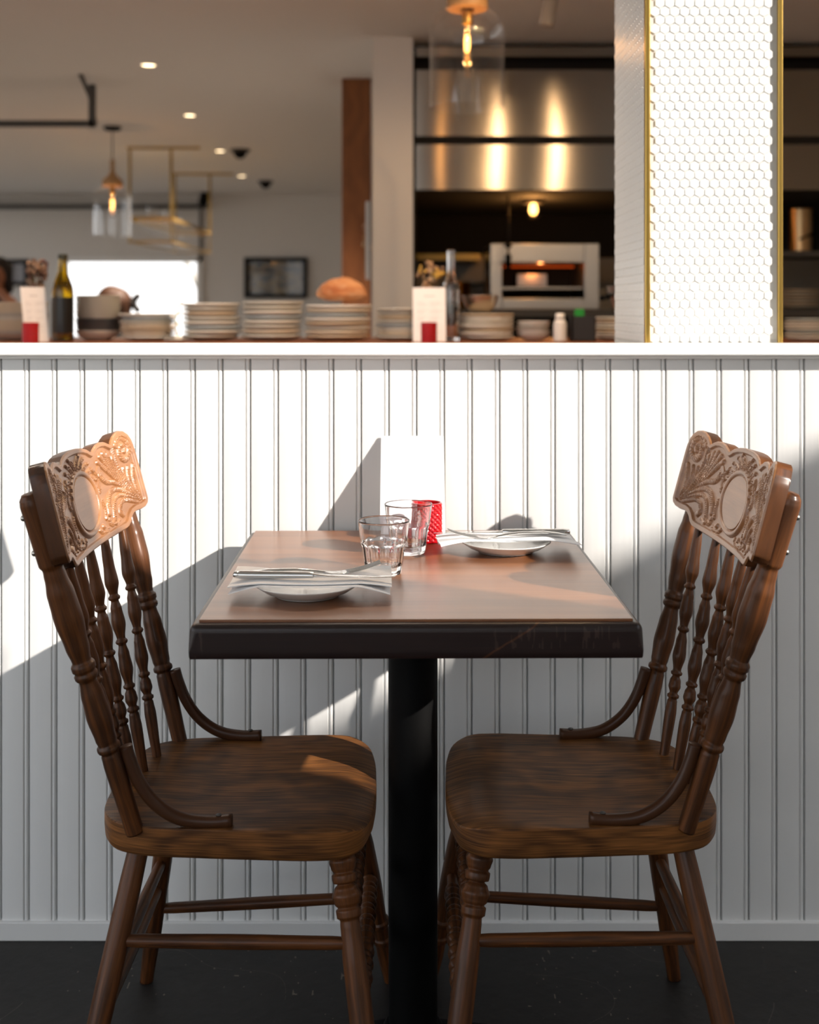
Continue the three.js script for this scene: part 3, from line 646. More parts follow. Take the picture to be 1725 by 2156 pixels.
// faceted tumblers
function tumblerGeo() {
  const N = 90, facets = 10;
  const outer = [], inner = [];
  const R = (y, a) => {
    const base = 0.0282 + (0.0392 - 0.0282) * (y / 0.081) ** 0.92;
    if (y > 0.048) return base;
    const m = (a / (2 * Math.PI) * facets) % 1, c = Math.cos(Math.PI / facets) / Math.cos((m - 0.5) * 2 * Math.PI / facets);
    const k = Math.min(1, (0.048 - y) / 0.008), arch = Math.min(1, Math.max(0, (0.047 + 0.004 * Math.cos((m - 0.5) * Math.PI) - 0.002 - y) / 0.004));
    return base * (1 - 0.035 * k) * (1 + (c - 1) * arch * (y > 0.004 ? 1 : 0.6));
  };
  const oy = [0, 0.0012, 0.004, 0.012, 0.02, 0.028, 0.036, 0.041, 0.0435, 0.0455, 0.047, 0.0485, 0.051, 0.056, 0.064, 0.072, 0.079, 0.0805, 0.081];
  const iy = [0.081, 0.0802, 0.078, 0.068, 0.058, 0.05, 0.042, 0.03, 0.02, 0.0145, 0.0125];
  const rows = [];
  rows.push((a) => [0.00001, 0.0018]);
  rows.push((a) => [0.022, 0.0012]);
  oy.forEach((y) => rows.push((a) => [R(y, a) - (y === 0 ? 0.0025 : y === 0.0012 ? 0.0006 : 0) - (y > 0.0806 ? 0.0008 : 0), y]));
  iy.forEach((y, i) => rows.push((a) => [y >= 0.081 ? 0.0383 : (0.0282 + 0.011 * (y / 0.081) ** 0.92) - (y > 0.05 ? 0.0018 : 0.0018 + 0.0012 * Math.min(1, (0.05 - y) / 0.01)) - (i === iy.length - 1 ? 0.004 : 0), y]));
  rows.push((a) => [0.012, 0.0118]); rows.push((a) => [0.00001, 0.0122]);
  const pos = [], idx = [];
  rows.forEach((f) => { for (let i = 0; i < N; i++) { const a = i / N * 2 * Math.PI, [r, y] = f(a); pos.push(r * Math.cos(a), y, -r * Math.sin(a)); } });
  for (let k = 0; k < rows.length - 1; k++) for (let i = 0; i < N; i++) { const a = k * N + i, b = k * N + (i + 1) % N; idx.push(a, b, a + N, b, b + N, a + N); }
  const g = new THREE.BufferGeometry(); g.setAttribute('position', new THREE.Float32BufferAttribute(pos, 3)); g.setIndex(idx);
  g.setAttribute('uv', new THREE.Float32BufferAttribute(new Float32Array(pos.length / 3 * 2), 2));
  g.computeVertexNormals();
  return g;
}
const tumbler = tumblerGeo();
solo('tumbler', tumbler, M.glass, 'clear faceted tumbler standing behind the shaded plate', 'glass', [-0.0388, TOP + 0.0005, -1.80], 0.2, 'faceted tumblers on the table');
solo('tumbler', tumbler, M.glass, 'clear faceted tumbler right before the red candle holder and menu', 'glass', [-0.002, TOP + 0.0005, -1.95], 0.5, 'faceted tumblers on the table');

// red diamond-cut candle holder
function candleHolder(name, label, pos, solid) {
  const t = thing(name, label, 'candle holder', pos, 0, 'red glass candle holders');
  const Nn = 128, rows = 64, Hh = 0.067, pos2 = [], idx = [];
  const saw = (x) => 2 * Math.abs(x - Math.floor(x) - 0.5);                       // 1 at whole numbers, 0 between
  const dia = (a, y) => { const p = a / (2 * Math.PI) * 16, q = y / 0.0085; return 0.0024 * (1 - Math.max(saw(p + q), saw(p - q))); };
  const rws = [];
  rws.push([() => 0.00001, 0]);
  for (let k = 0; k <= rows; k++) { const y = Hh * k / rows; rws.push([(a) => 0.0246 + (y > 0.003 && y < Hh - 0.003 ? dia(a, y) : 0.001), y]); }
  rws.push([() => 0.0235, Hh], [() => 0.0228, Hh - 0.002], [() => 0.0225, 0.008], [() => 0.00001, 0.006]);
  rws.forEach(([f, y]) => { for (let i = 0; i < Nn; i++) { const a = i / Nn * 2 * Math.PI; pos2.push(f(a) * Math.cos(a), y, -f(a) * Math.sin(a)); } });
  for (let k = 0; k < rws.length - 1; k++) for (let i = 0; i < Nn; i++) { const a = k * Nn + i, b = k * Nn + (i + 1) % Nn; idx.push(a, b, a + Nn, b, b + Nn, a + Nn); }
  const g = new THREE.BufferGeometry(); g.setAttribute('position', new THREE.Float32BufferAttribute(pos2, 3)); g.setIndex(idx); g.setAttribute('uv', new THREE.Float32BufferAttribute(new Float32Array(pos2.length / 3 * 2), 2)); g.computeVertexNormals();
  part('red_glass', g, M.red, t);
  part('candle', lathe([[0, 0.0085], [0.019, 0.0085], [0.019, 0.022], [0, 0.0225]].map(([r, y]) => [r, y]), 24), M.wax, t);
  return t;
}
candleHolder('candle_holder', 'red diamond-cut glass candle holder on the table before the menu', [0.030, TOP, -2.052]);

// menus
const menuTex = (() => {
  const c = document.createElement('canvas'); c.width = 256; c.height = 416; const x = c.getContext('2d');
  x.fillStyle = '#f3f1f2'; x.fillRect(0, 0, 256, 416); x.fillStyle = '#b9b6bb';
  x.fillRect(86, 62, 84, 6);
  for (let col = 0; col < 2; col++) for (let r = 0; r < 17; r++) { if (r % 4 === 3) continue; const w = 46 + 34 * hash(r, col, 4); x.fillRect(34 + col * 104, 112 + r * 14, w, 2.6); x.fillRect(34 + col * 104 + 86, 112 + r * 14, 8, 2.6); }
  const t = new THREE.CanvasTexture(c); t.colorSpace = THREE.SRGBColorSpace; return t;
})();
M.menu = std({ map: menuTex, roughness: 0.8 });
function menuCard(label, pos, turn, leanBack, w = 0.113, h = 0.19) {
  const t = thing('menu_card', label, 'menu', pos, turn, 'white menu cards');
  const s = part('card', bx(-w / 2, w / 2, 0, h, -0.0012, 0, 0), M.paper, t); s.rotation.x = -leanBack;
  const f = new THREE.PlaneGeometry(w - 0.001, h - 0.001); f.translate(0, h / 2, 0.0004); part('printed_face', f, M.menu, s);
  return t;
}
menuCard('white printed menu card leaning against the beadboard wall behind the tumblers', [0.0052, TOP, -2.085], 0, Math.atan2(0.098, 0.1665), 0.1145, 0.193);

// ------------------------------------------------------------------ bar counter and what stands on it
const BAR = 1.042;
{
  const c = thing('bar_counter', 'long wooden-topped bar counter behind the half wall', 'counter', [0, 0, -4.1]);
  part('worktop', bx(-2.8, 2.6, BAR - 0.035, BAR, -0.5, 0.5, 0.004), M.bar, c);
  part('front_panel', bx(-2.75, 2.55, 0, BAR - 0.035, -0.45, 0.4), M.darkGrey, c);
}
const glaze = (hex) => phy({ color: hex, roughness: 0.35, clearcoat: 0.25, clearcoatRoughness: 0.2 });
const GL = { grey: glaze(0xb4b1a6), pale: glaze(0xcac6bb), cream: glaze(0xcdbfa9), blue: glaze(0x9aa3a6), dark: glaze(0x4c4c4d), warm: glaze(0xb7a58c), white: glaze(0xd8d4cb) };
const ORD = ['bottom', 'second', 'third', 'fourth', 'fifth', 'sixth', 'seventh', 'eighth', 'ninth', 'tenth'];
function stack(name, label, group, category, x, z, r, total, n, geo, mats, jitter = 0.004) {   // label: [kind, place of the stack]
  const step = total / n;
  for (let k = 0; k < n; k++) {
    const which = k === n - 1 ? 'topmost' : ORD[k], up = k && k < n - 1 ? ' from the bottom' : '';
    const o = solo(name, geo, mats[k % mats.length], which + ' ' + label[0] + up + ', ' + label[1], category, [x + rr(-jitter, jitter), BAR + 0.0005 + k * step, z + rr(-jitter, jitter)], rr(0, 6), group);
    const f = name === 'plate' ? rr(0.94, 1.0) : 1; o.scale.set(f, 1, f);
  }
}
const coupe = (r, step) => { const h = step * 1.32; return lathe([[0, 0], [r * 0.56, 0], [r * 0.58, 0.0025], [r * 0.8, h * 0.3], [r * 0.925, h * 0.5], [r * 0.965, h * 0.6], [r * 0.995, h * 0.7], [r, h * 0.84], [r * 0.99, h], [r * 0.955, h * 0.98], [r * 0.85, h * 0.72], [r * 0.6, h * 0.4], [0, h * 0.36]], 44); };
const bowlG = (r, h) => lathe([[0, 0], [r * 0.55, 0], [r * 0.56, 0.004], [r * 0.78, h * 0.3], [r * 0.94, h * 0.75], [r, h], [r * 0.97, h], [r * 0.91, h * 0.75], [r * 0.74, h * 0.33], [r * 0.5, 0.008], [0, 0.007]], 40);
stack('bowl', ['beige bowl', 'in the stack behind the candle and edge-on menu'], 'beige bowls by the wine bottle', 'bowl', -1.374, -4.2, 0.103, 0.112, 9, bowlG(0.103, 0.034), [GL.grey, GL.cream, GL.cream, GL.cream, GL.pale]);
stack('bowl', ['grey bowl', 'in the tall stack beside the wine bottle'], 'grey bowls beside the wine bottle', 'bowl', -1.095, -4.2, 0.079, 0.135, 10, bowlG(0.079, 0.036), [GL.pale, GL.dark, GL.dark, GL.dark, GL.grey, GL.grey, GL.grey, GL.grey, GL.grey, GL.grey], 0.0015);
stack('plate', ['cream plate', 'in the stack between grey bowls and sprig'], 'cream plates by the sprig', 'plate', -0.912, -4.17, 0.0985, 0.09, 7, coupe(0.0985, 0.0128), [GL.pale, GL.cream, GL.warm, GL.cream, GL.grey, GL.blue]);
stack('plate', ['grey-white plate', 'in the stack between sprig and framed picture'], 'grey-white plates right of the sprig', 'plate', -0.692, -4.17, 0.1025, 0.125, 8, coupe(0.1025, 0.0156), [GL.grey, GL.pale, GL.blue, GL.pale, GL.grey, GL.warm]);
stack('plate', ['pale plate', 'in the stack below the framed picture'], 'pale plates below the framed picture', 'plate', -0.478, -4.17, 0.107, 0.131, 8, coupe(0.107, 0.0164), [GL.grey, GL.cream, GL.grey, GL.pale, GL.blue, GL.pale, GL.grey]);
stack('plate', ['cream plate', 'in the stack under the bread loaf'], 'cream plates under the bread', 'plate', -0.2495, -4.17, 0.1165, 0.119, 8, coupe(0.1165, 0.0149), [GL.warm, GL.cream, GL.pale, GL.warm, GL.white, GL.blue, GL.cream, GL.white]);
stack('plate', ['small grey plate', 'in the stack between bread stack and menu'], 'grey plates left of the counter menu', 'plate', -0.0206, -4.17, 0.098, 0.108, 8, coupe(0.098, 0.0135), [GL.grey, GL.cream, GL.pale, GL.blue, GL.grey, GL.warm, GL.grey]);
stack('plate', ['white plate', 'in the stack under the mixing bowl'], 'white plates under the steel bowl', 'plate', 0.268, -4.17, 0.099, 0.09, 7, coupe(0.099, 0.0128), [GL.pale, GL.white, GL.warm, GL.white]);
stack('bowl', ['small off-white bowl', 'in the stack beside the white bottle'], 'off-white bowls beside the white bottle', 'bowl', 0.432, -4.17, 0.0585, 0.052, 5, bowlG(0.0585, 0.026), [GL.pale, GL.white, GL.grey]);
stack('plate', ['white plate', 'in the stack under the steel saucepan'], 'white plates beside the black box', 'plate', 0.748, -4.24, 0.098, 0.078, 7, coupe(0.098, 0.0112), [GL.pale, GL.white, GL.warm]);
stack('plate', ['white plate', 'in the counter stack beyond the pillar'], 'white plates beyond the pillar', 'plate', 1.415, -4.15, 0.112, 0.074, 7, coupe(0.112, 0.0106), [GL.white, GL.pale, GL.blue, GL.pale]);
// bread loaf
{
  const tex = dataTex(256, 128, (u, v) => { const n = fbm(u * 6, v * 5, 301, 4, 6, 5), f = fbm(u * 14, v * 9, 305, 3, 14, 9); return mix3(mix3([150, 84, 44], [206, 150, 102], n * 1.3 - 0.15), [222, 196, 168], Math.max(0, f - 0.5) * 1.6); });
  const g = new THREE.SphereGeometry(1, 48, 32); const p = g.attributes.position;
  for (let i = 0; i < p.count; i++) { const v = V(p.getX(i), p.getY(i), p.getZ(i)), k = 1 + 0.05 * Math.sin(v.x * 3 + 1) * Math.cos(v.z * 4) + 0.025 * Math.sin(v.x * 9) * Math.sin(v.y * 8 + v.z * 6); p.setXYZ(i, v.x * 0.09 * k * (1 + 0.12 * Math.max(0, -v.y)), v.y > 0 ? v.y * 0.058 * k : v.y * 0.024, v.z * 0.075 * k); }
  g.translate(0, 0.024, 0); g.computeVertexNormals();
  solo('bread_loaf', g, std({ map: tex, roughness: 0.9 }), 'round crusty bread loaf on a stack of cream plates', 'bread', [-0.237, BAR + 0.137, -4.17], 0.3);
}
// wine bottle
{
  const t = thing('wine_bottle', 'dark green wine bottle glowing amber at the neck', 'bottle', [-1.176, BAR, -4.05]);
  const prof = [[0, 0.006], [0.033, 0], [0.0362, 0.004], [0.0365, 0.15], [0.0362, 0.17], [0.033, 0.19], [0.024, 0.213], [0.0168, 0.235], [0.0145, 0.26], [0.0142, 0.28], [0.0156, 0.281], [0.0158, 0.293], [0.0142, 0.295]];
  part('glass_body', lathe([...prof, [0.0105, 0.295], [0.0108, 0.26], [0.0135, 0.233], [0.021, 0.21], [0.0335, 0.165], [0.0335, 0.008], [0, 0.014]], 40), phy({ color: 0xd8c860, transmission: 1, roughness: 0.02, ior: 1.5, thickness: 0.01, attenuationColor: new THREE.Color(0xb89a10), attenuationDistance: 0.01 }), t);
  part('dark_band', lathe([[0.0368, 0.03], [0.0369, 0.15]], 40), std({ color: 0x070705, roughness: 0.3, side: THREE.DoubleSide }), t);  // near-black band wrapped round the lower body
  part('neck_collar', lathe([[0.0162, 0.279], [0.0166, 0.281], [0.0166, 0.293], [0.0146, 0.2965], [0.0108, 0.2965]], 24), std({ color: 0x23230f, roughness: 0.5, side: THREE.DoubleSide }), t);
}
// clear carafe
{
  const t = thing('glass_carafe', 'tall clear glass water bottle behind the counter menu', 'bottle', [0.143, BAR, -4.1]);
  const o = [[0, 0.004], [0.027, 0], [0.0305, 0.004], [0.0308, 0.17], [0.0295, 0.19], [0.022, 0.208], [0.0155, 0.225], [0.0138, 0.25], [0.0138, 0.298], [0.0152, 0.3], [0.0152, 0.311], [0.0138, 0.313]];
  part('glass_body', lathe([...o, [0.0108, 0.313], [0.0108, 0.25], [0.0128, 0.224], [0.019, 0.206], [0.0272, 0.185], [0.028, 0.012], [0, 0.012]], 36), M.glass, t);
}
menuCard('white menu card on the counter before the clear bottle', [0.068, BAR, -4.05], 0.04, 0.14, 0.112, 0.185);
menuCard('white menu card turned almost edge-on beside the wine bottle', [-1.243, BAR, -3.99], 1.12, 0.12, 0.112, 0.185);
candleHolder('candle_holder', 'small red candle holder before the counter menu by the clear bottle', [0.064, BAR, -3.93]);
candleHolder('candle_holder', 'small red candle holder before the edge-on menu by the wine bottle', [-1.225, BAR, -3.86]);
// steel bowls
const steelBowl = (r, h) => lathe([[0, 0], [r * 0.5, 0], [r * 0.8, h * 0.35], [r * 0.95, h * 0.8], [r, h], [r * 1.03, h], [r * 1.03, h * 0.97], [r * 0.975, h * 0.96], [r * 0.93, h * 0.8], [r * 0.78, h * 0.37], [r * 0.48, 0.002], [0, 0.002]], 40);
solo('mixing_bowl', steelBowl(0.066, 0.058), M.steel, 'shallow steel mixing bowl on a stack of white plates', 'bowl', [0.247, BAR + 0.1, -4.18]);
{
  const t = thing('steel_saucepan', 'round steel saucepan with black handle on the plates beside the black box', 'pan', [0.79, BAR + 0.086, -4.26]);
  part('pan_body', steelBowl(0.088, 0.105), M.steel, t);
  part('handle', rod(V(-0.08, 0.07, 0.01), V(-0.115, 0.062, 0.06), 0.009), M.black, t);
}
// white squeeze bottle, black box with green sponge
{
  const t = thing('plastic_bottle', 'small white plastic bottle on the counter', 'bottle', [0.517, BAR, -4.1]);
  part('bottle_body', lathe([[0, 0], [0.0215, 0], [0.023, 0.003], [0.023, 0.058], [0.0195, 0.07], [0.0145, 0.074], [0, 0.074]], 28), std({ color: 0xd9d6d2, roughness: 0.45 }), t);
  part('cap', lathe([[0, 0.074], [0.016, 0.074], [0.0158, 0.095], [0, 0.096]], 24), std({ color: 0xe4e2de, roughness: 0.4 }), t);
}
{
  const t = thing('utensil_box', 'black open box on the counter beside the white bottle', 'box', [0.593, BAR, -4.1]);
  part('box_shell', merge(bx(-0.04, 0.04, 0, 0.004, -0.04, 0.04), bx(-0.04, 0.04, 0, 0.086, 0.036, 0.04), bx(-0.04, 0.04, 0, 0.086, -0.04, -0.036), bx(-0.04, -0.036, 0, 0.086, -0.04, 0.04), bx(0.036, 0.04, 0, 0.086, -0.04, 0.04)), std({ color: 0x1b1b1d, roughness: 0.6 }), t);
  solo('sponge', bx(-0.016, 0.016, 0, 0.105, -0.008, 0.008, 0.003), std({ color: 0x1d8a33, roughness: 0.8 }), 'bright green sponge poking out of the black box', 'sponge', [0.583, BAR + 0.0055, -4.1], 0.15);
}
// dried flowers and sprigs
function bouquet(name, label, pos, cols, n, h, spread, vase) {
  const t = thing(name, label, 'flowers', pos);
  if (vase) part('vase', lathe([[0, 0], [0.022, 0], [0.026, 0.01], [0.028, 0.05], [0.015, 0.085], [0.013, 0.1], [0.016, 0.104], [0.0125, 0.104], [0.011, 0.09], [0.024, 0.05], [0.022, 0.008], [0, 0.006]], 28), M.thinGlass, t);
  const stems = []; const heads = cols.map(() => []);
  for (let k = 0; k < n; k++) {
    const a = rr(0, 6.28), s = rr(0.2, 1) * spread, y = h * rr(0.62, 1), tip = V(Math.cos(a) * s, y, Math.sin(a) * s);
    stems.push(tube([V(rr(-0.004, 0.004), 0.012, rr(-0.004, 0.004)), V(tip.x * 0.35, y * 0.5, tip.z * 0.35), tip], 0.0011, 10, 6));
    for (let m = 0; m < 6; m++) { const g = new THREE.IcosahedronGeometry(rr(0.004, 0.0085), 1); g.scale(1, rr(0.9, 1.8), 1); g.rotateZ(rr(-0.8, 0.8)); g.translate(tip.x + rr(-0.013, 0.013), tip.y + rr(-0.026, 0.012), tip.z + rr(-0.013, 0.013)); heads[k % cols.length].push(g); }
  }
  part('stems', merge(...stems), std({ color: 0x7a6a44, roughness: 0.9 }), t);
  cols.forEach((c, i) => tag(part('blossoms', merge(...heads[i]), std({ color: c, roughness: 0.95 }), t), null, null, null, 'stuff'));
  return t;
}
bouquet('dried_bouquet', 'brown dried flowers standing behind the edge-on menu card', [-1.27, BAR, -4.07], [0x6d5242, 0x54453a, 0x8a6c56, 0x63403a], 22, 0.275, 0.03, true);
bouquet('dried_bouquet', 'dried flowers in a small vase behind the counter menu', [0.075, BAR, -4.36], [0xc9b193, 0xa98667, 0xc7a04d, 0x8d6e55], 18, 0.27, 0.045, true);
{
  const t = thing('flower_sprig', 'white flower sprig in a tiny dish between two plate stacks', 'flowers', [-0.8, BAR, -4.08]);
  part('dish', lathe([[0, 0], [0.02, 0], [0.04, 0.006], [0.041, 0.009], [0.03, 0.006], [0, 0.004]], 24), GL.pale, t);
  part('stem', tube([V(0.012, 0.006, 0), V(0.004, 0.05, 0), V(0.001, 0.08, 0), V(0.016, 0.125, 0)], 0.0018, 20, 6), std({ color: 0x8aa56a, roughness: 0.8 }), t);
  const fl = []; for (const [x, y, s] of [[0.012, 0.012, 0.016], [0.003, 0.03, 0.011], [-0.006, 0.05, 0.012], [0.008, 0.062, 0.014], [-0.008, 0.085, 0.011], [0.014, 0.095, 0.012], [0.012, 0.122, 0.01], [0.02, 0.132, 0.008]]) for (let k = 0; k < 5; k++) { const g = new THREE.SphereGeometry(s * 0.5, 8, 6); g.scale(1, 0.6, 0.6); g.rotateZ(rr(0, 6)); g.translate(x + rr(-s, s) * 0.6, y + rr(-s, s) * 0.5, rr(-s, s) * 0.6); fl.push(g); }
  tag(part('blossoms', merge(...fl), std({ color: 0xeee8da, roughness: 0.9 }), t), null, null, null, 'stuff');
}

// ------------------------------------------------------------------ pendants and downlights
const WARM = 0xffb469;
M.bulb = std({ color: 0x000000, emissive: 0xffb45a, emissiveIntensity: 7 });
M.bulbLow = std({ color: 0x000000, emissive: 0xff9a3a, emissiveIntensity: 1.3 });
M.down = std({ color: 0x000000, emissive: 0xffdfb0, emissiveIntensity: 6 });
function pendant(label, pos, cord) {
  const t = thing('pendant_lamp', label, 'lamp', pos, 0, 'glass cylinder pendant lamps');       // origin: bottom of the glass
  const g = lathe([[0.1275, 0], [0.129, 0.003], [0.129, 0.24], [0.126, 0.275], [0.112, 0.31], [0.085, 0.335], [0.062, 0.345], [0.06, 0.352], [0.058, 0.345], [0.082, 0.332], [0.109, 0.307], [0.123, 0.273], [0.126, 0.24], [0.126, 0.002], [0.1275, 0]], 56);
  part('glass_shade', g, M.thinGlass, t);
  part('wooden_cap', lathe([[0, 0.338], [0.069, 0.338], [0.071, 0.345], [0.07, 0.378], [0.06, 0.388], [0.035, 0.41], [0.019, 0.432], [0.015, 0.46], [0.015, 0.52], [0.008, 0.526], [0, 0.526]], 36), M.pendantWood, t);
  const sock = part('socket', lathe([[0, 0.285], [0.017, 0.285], [0.019, 0.295], [0.019, 0.338], [0, 0.338]], 24), M.brassDull, t);
  const b = part('bulb', lathe([[0, 0.135], [0.006, 0.1355], [0.012, 0.142], [0.0155, 0.16], [0.0165, 0.2], [0.0155, 0.25], [0.013, 0.275], [0.013, 0.285]], 24), M.thinGlass, t);
  part('filament', lathe([[0, 0.19], [0.006, 0.194], [0.0098, 0.205], [0.0104, 0.235], [0.008, 0.25], [0, 0.253]], 14), M.bulb, b); part('filament', lathe([[0, 0.15], [0.006, 0.154], [0.0082, 0.168], [0.005, 0.182], [0, 0.185]], 14), M.bulbLow, b);
  if (cord > 0.01) {
    part('cord', (() => { const c = new THREE.CylinderGeometry(0.004, 0.004, cord, 8); c.translate(0, 0.524 + cord / 2, 0); return c; })(), M.darkGrey, t);
    part('ceiling_rose', lathe([[0, 0.524 + cord - 0.028], [0.05, 0.524 + cord - 0.024], [0.06, 0.524 + cord - 0.008], [0.06, 0.524 + cord], [0, 0.524 + cord]], 28), M.black, t);
  }
  const l = new THREE.PointLight(WARM, 0.12); l.name = 'bulb_light'; l.position.set(0, 0.205, 0); l.shadow.radius = 0.6; t.add(l);
  return t;
}
pendant('near clear glass pendant lamp with wooden cap hanging above the counter', [0.198, 1.842, -4.1], 0.032);
pendant('clear glass pendant lamp hanging beside the brass glass rack', [-2.04, 1.652, -8.2], 0.224);
function downlight(x, z, label, group, power = 31, cone = 1.0, warm) {
  const t = thing('downlight', label, 'ceiling light', [x, 2.4, z], 0, group);
  part('trim_ring', lathe([[0.034, -0.001], [0.036, -0.006], [0.046, -0.005], [0.05, 0]], 28), M.whiteCap, t);
  part('lens', lathe([[0, -0.004], [0.034, -0.004]].reverse(), 24), M.down, t);
  const l = new THREE.SpotLight(warm ?? 0xffead6, power, 0, cone, warm ? 0.15 : 0.7); l.name = 'downlight_light'; l.position.set(0, -0.02, 0); l.target.position.set(0, -1.5, 0); l.shadow.radius = warm ? 0.7 : 1.6; t.add(l, l.target);
}
for (const [x, z] of [[-1.333, -6.1], [-1.415, -7.69], [-1.495, -9.43], [-1.575, -11.22]]) downlight(x, z, 'small round recessed downlight glowing in the grey ceiling', 'recessed ceiling downlights');
for (const x of [-1.7, -0.9, -0.1]) downlight(x, -3.25, 'unseen recessed downlight added over the aisle to brighten the plates', 'added downlights over the aisle', 4.2, 1.2);  // lamps out of view, added to brighten the plate stacks
for (const x of [0.57, 0.96]) downlight(x, -3.25, 'warm recessed downlight mirrored as a streak in the steel hood', 'warm downlights mirrored in the hood', 2.4, 1.52, 0xffd09a);
for (const [x, z] of [[-3.4, -6.5], [-3.4, -9.5], [-4.8, -8]]) downlight(x, z, 'unseen recessed downlight added to light the far room', 'added downlights out of view in the far room');  // further lamps out of view, added for the general light of the far room

// ------------------------------------------------------------------ ceiling fittings
{
  const t = thing('ceiling_rail', 'dark hanging rail with bracket below the restaurant ceiling', 'rail', [-1.75, 2.4, -6.65]);
  part('bar', bx(-1.6, 0.0, -0.235, -0.2, -0.02, 0.015, 0.003), M.darkGrey, t);
  part('hanger', bx(-0.035, 0.0, -0.235, 0, -0.02, 0.015, 0.003), M.darkGrey, t);
  part('bracket', merge(rod(V(0, -0.22, 0), V(0.012, -0.09, 0.16), 0.012), rod(V(0.012, -0.09, 0.16), V(0.0, 0, 0.3), 0.012)), M.darkGrey, t);
}
for (const [x, z, r, lab] of [[-1.33, -9.37, 0.078, 'dark dome detector on the ceiling beside a downlight'], [-1.41, -11.7, 0.075, 'dark dome detector on the ceiling close to the back wall']]) {
  const t = thing('ceiling_detector', lab, 'detector', [x, 2.4, z]);
  part('base', lathe([[0, -0.018], [r, -0.016], [r, 0], [0, 0]], 28), M.darkGrey, t);
  part('dome', lathe([[0, -0.075], [r * 0.3, -0.07], [r * 0.6, -0.048], [r * 0.72, -0.018]], 28), M.black, t);
}
{
  const t = thing('spotlight', 'white cylindrical spotlight hanging from the ceiling before the hood', 'spotlight', [0.53, 2.4, -4.6]);
  part('mount', lathe([[0, -0.012], [0.03, -0.012], [0.032, 0], [0, 0]], 20), M.lampGrey, t);
  part('arm', rod(V(0, -0.01, 0), V(0.004, -0.06, 0), 0.006), M.lampGrey, t);
  const c = part('head', lathe([[0, -0.055], [0.026, -0.055], [0.029, -0.05], [0.029, 0.05], [0.026, 0.056], [0, 0.056]], 24), M.lampGrey, t, [0.006, -0.105, 0], [0, 0, -0.2]);
}
{ // brass glass rack
  const t = thing('glass_rack', 'brass shelf rack hanging on four rods from the ceiling', 'rack', [-2.0, 2.4, -10.1]);
  const x0 = -0.16, x1 = 0.16, z0 = -0.9, z1 = 0.88, y = -0.57;
  for (const z of [z0, z1]) { part('ceiling_bar', bx(x0 - 0.02, x1 + 0.22, -0.018, 0, z - 0.015, z + 0.015), M.brassDull, t); for (const x of [x0, x1]) part('rod', rod(V(x, -0.01, z), V(x, y, z), 0.0115), M.brassDull, t); }
  const frame = (yy, hh) => merge(bx(x0 - 0.012, x1 + 0.012, yy, yy + hh, z0 - 0.012, z0 + 0.012), bx(x0 - 0.012, x1 + 0.012, yy, yy + hh, z1 - 0.012, z1 + 0.012), bx(x0 - 0.012, x0 + 0.012, yy, yy + hh, z0, z1), bx(x1 - 0.012, x1 + 0.012, yy, yy + hh, z0, z1));
  part('upper_frame', frame(y, 0.03), M.brassDull, t);
  part('lower_frame', frame(y - 0.17, 0.016), M.brassDull, t);
  for (const z of [z0, z1]) for (const x of [x0, x1]) part('rod', rod(V(x, y, z), V(x, y - 0.17, z), 0.006), M.brassDull, t);
  part('glass_shelf', bx(x0, x1, y + 0.008, y + 0.016, z0, z1), M.thinGlass, t);
  for (let k = 0; k < 5; k++) { const x = x0 + 0.04 + k * 0.06; part('hanging_rail', bx(x - 0.006, x + 0.006, y - 0.012, y - 0.004, z0, z1), M.brass, t); }
}
const stemG = lathe([[0.032, 0], [0.033, -0.002], [0.006, -0.006], [0.0035, -0.012], [0.0035, -0.085], [0.008, -0.092], [0.03, -0.108], [0.038, -0.13], [0.037, -0.155], [0.031, -0.185]], 24);
for (let r = 0; r < 2; r++) for (let k = 0; k < 9; k++) solo('wine_glass', stemG, M.thinGlass, 'clear stemmed glass hanging upside down under the brass rack', 'glass', [-2.0 + (r ? 0.06 : -0.06), 1.816, -10.95 + k * 0.2], 0, 'stemmed glasses in the brass rack');
for (let k = 0; k < 5; k++) solo('tumbler', lathe([[0, 0.003], [0.03, 0], [0.036, 0.1], [0.034, 0.1], [0.029, 0.006], [0, 0.006]], 20), M.thinGlass, 'clear tumbler standing on the brass rack shelf', 'glass', [-2.03 + 0.05 * (k % 2), 1.847, -10.8 + k * 0.35], 0, 'tumblers on the brass rack shelf');
{ const t = thing('conduit', 'grey horizontal duct along the top of the back wall', 'duct', [-4, 2.26, -13.0]); part('duct', bx(-1.9, 1.78, -0.02, 0.02, -0.095, 0.03, 0.005), M.darkGrey, t); part('drop', bx(1.7, 1.725, -1.2, -0.02, -0.095, -0.07), M.darkGrey, t); }
{ const t = thing('wall_speaker', 'small dark speaker bracketed high on the back wall', 'speaker', [-2.17, 2.41, -12.8]); part('speaker_body', bx(-0.05, 0.03, -0.16, -0.02, -0.08, 0.06, 0.01), M.black, t, null, [0.3, 0.3, -0.3]); part('bracket', rod(V(0, -0.08, 0), V(0, -0.05, -0.3), 0.01), M.black, t); }

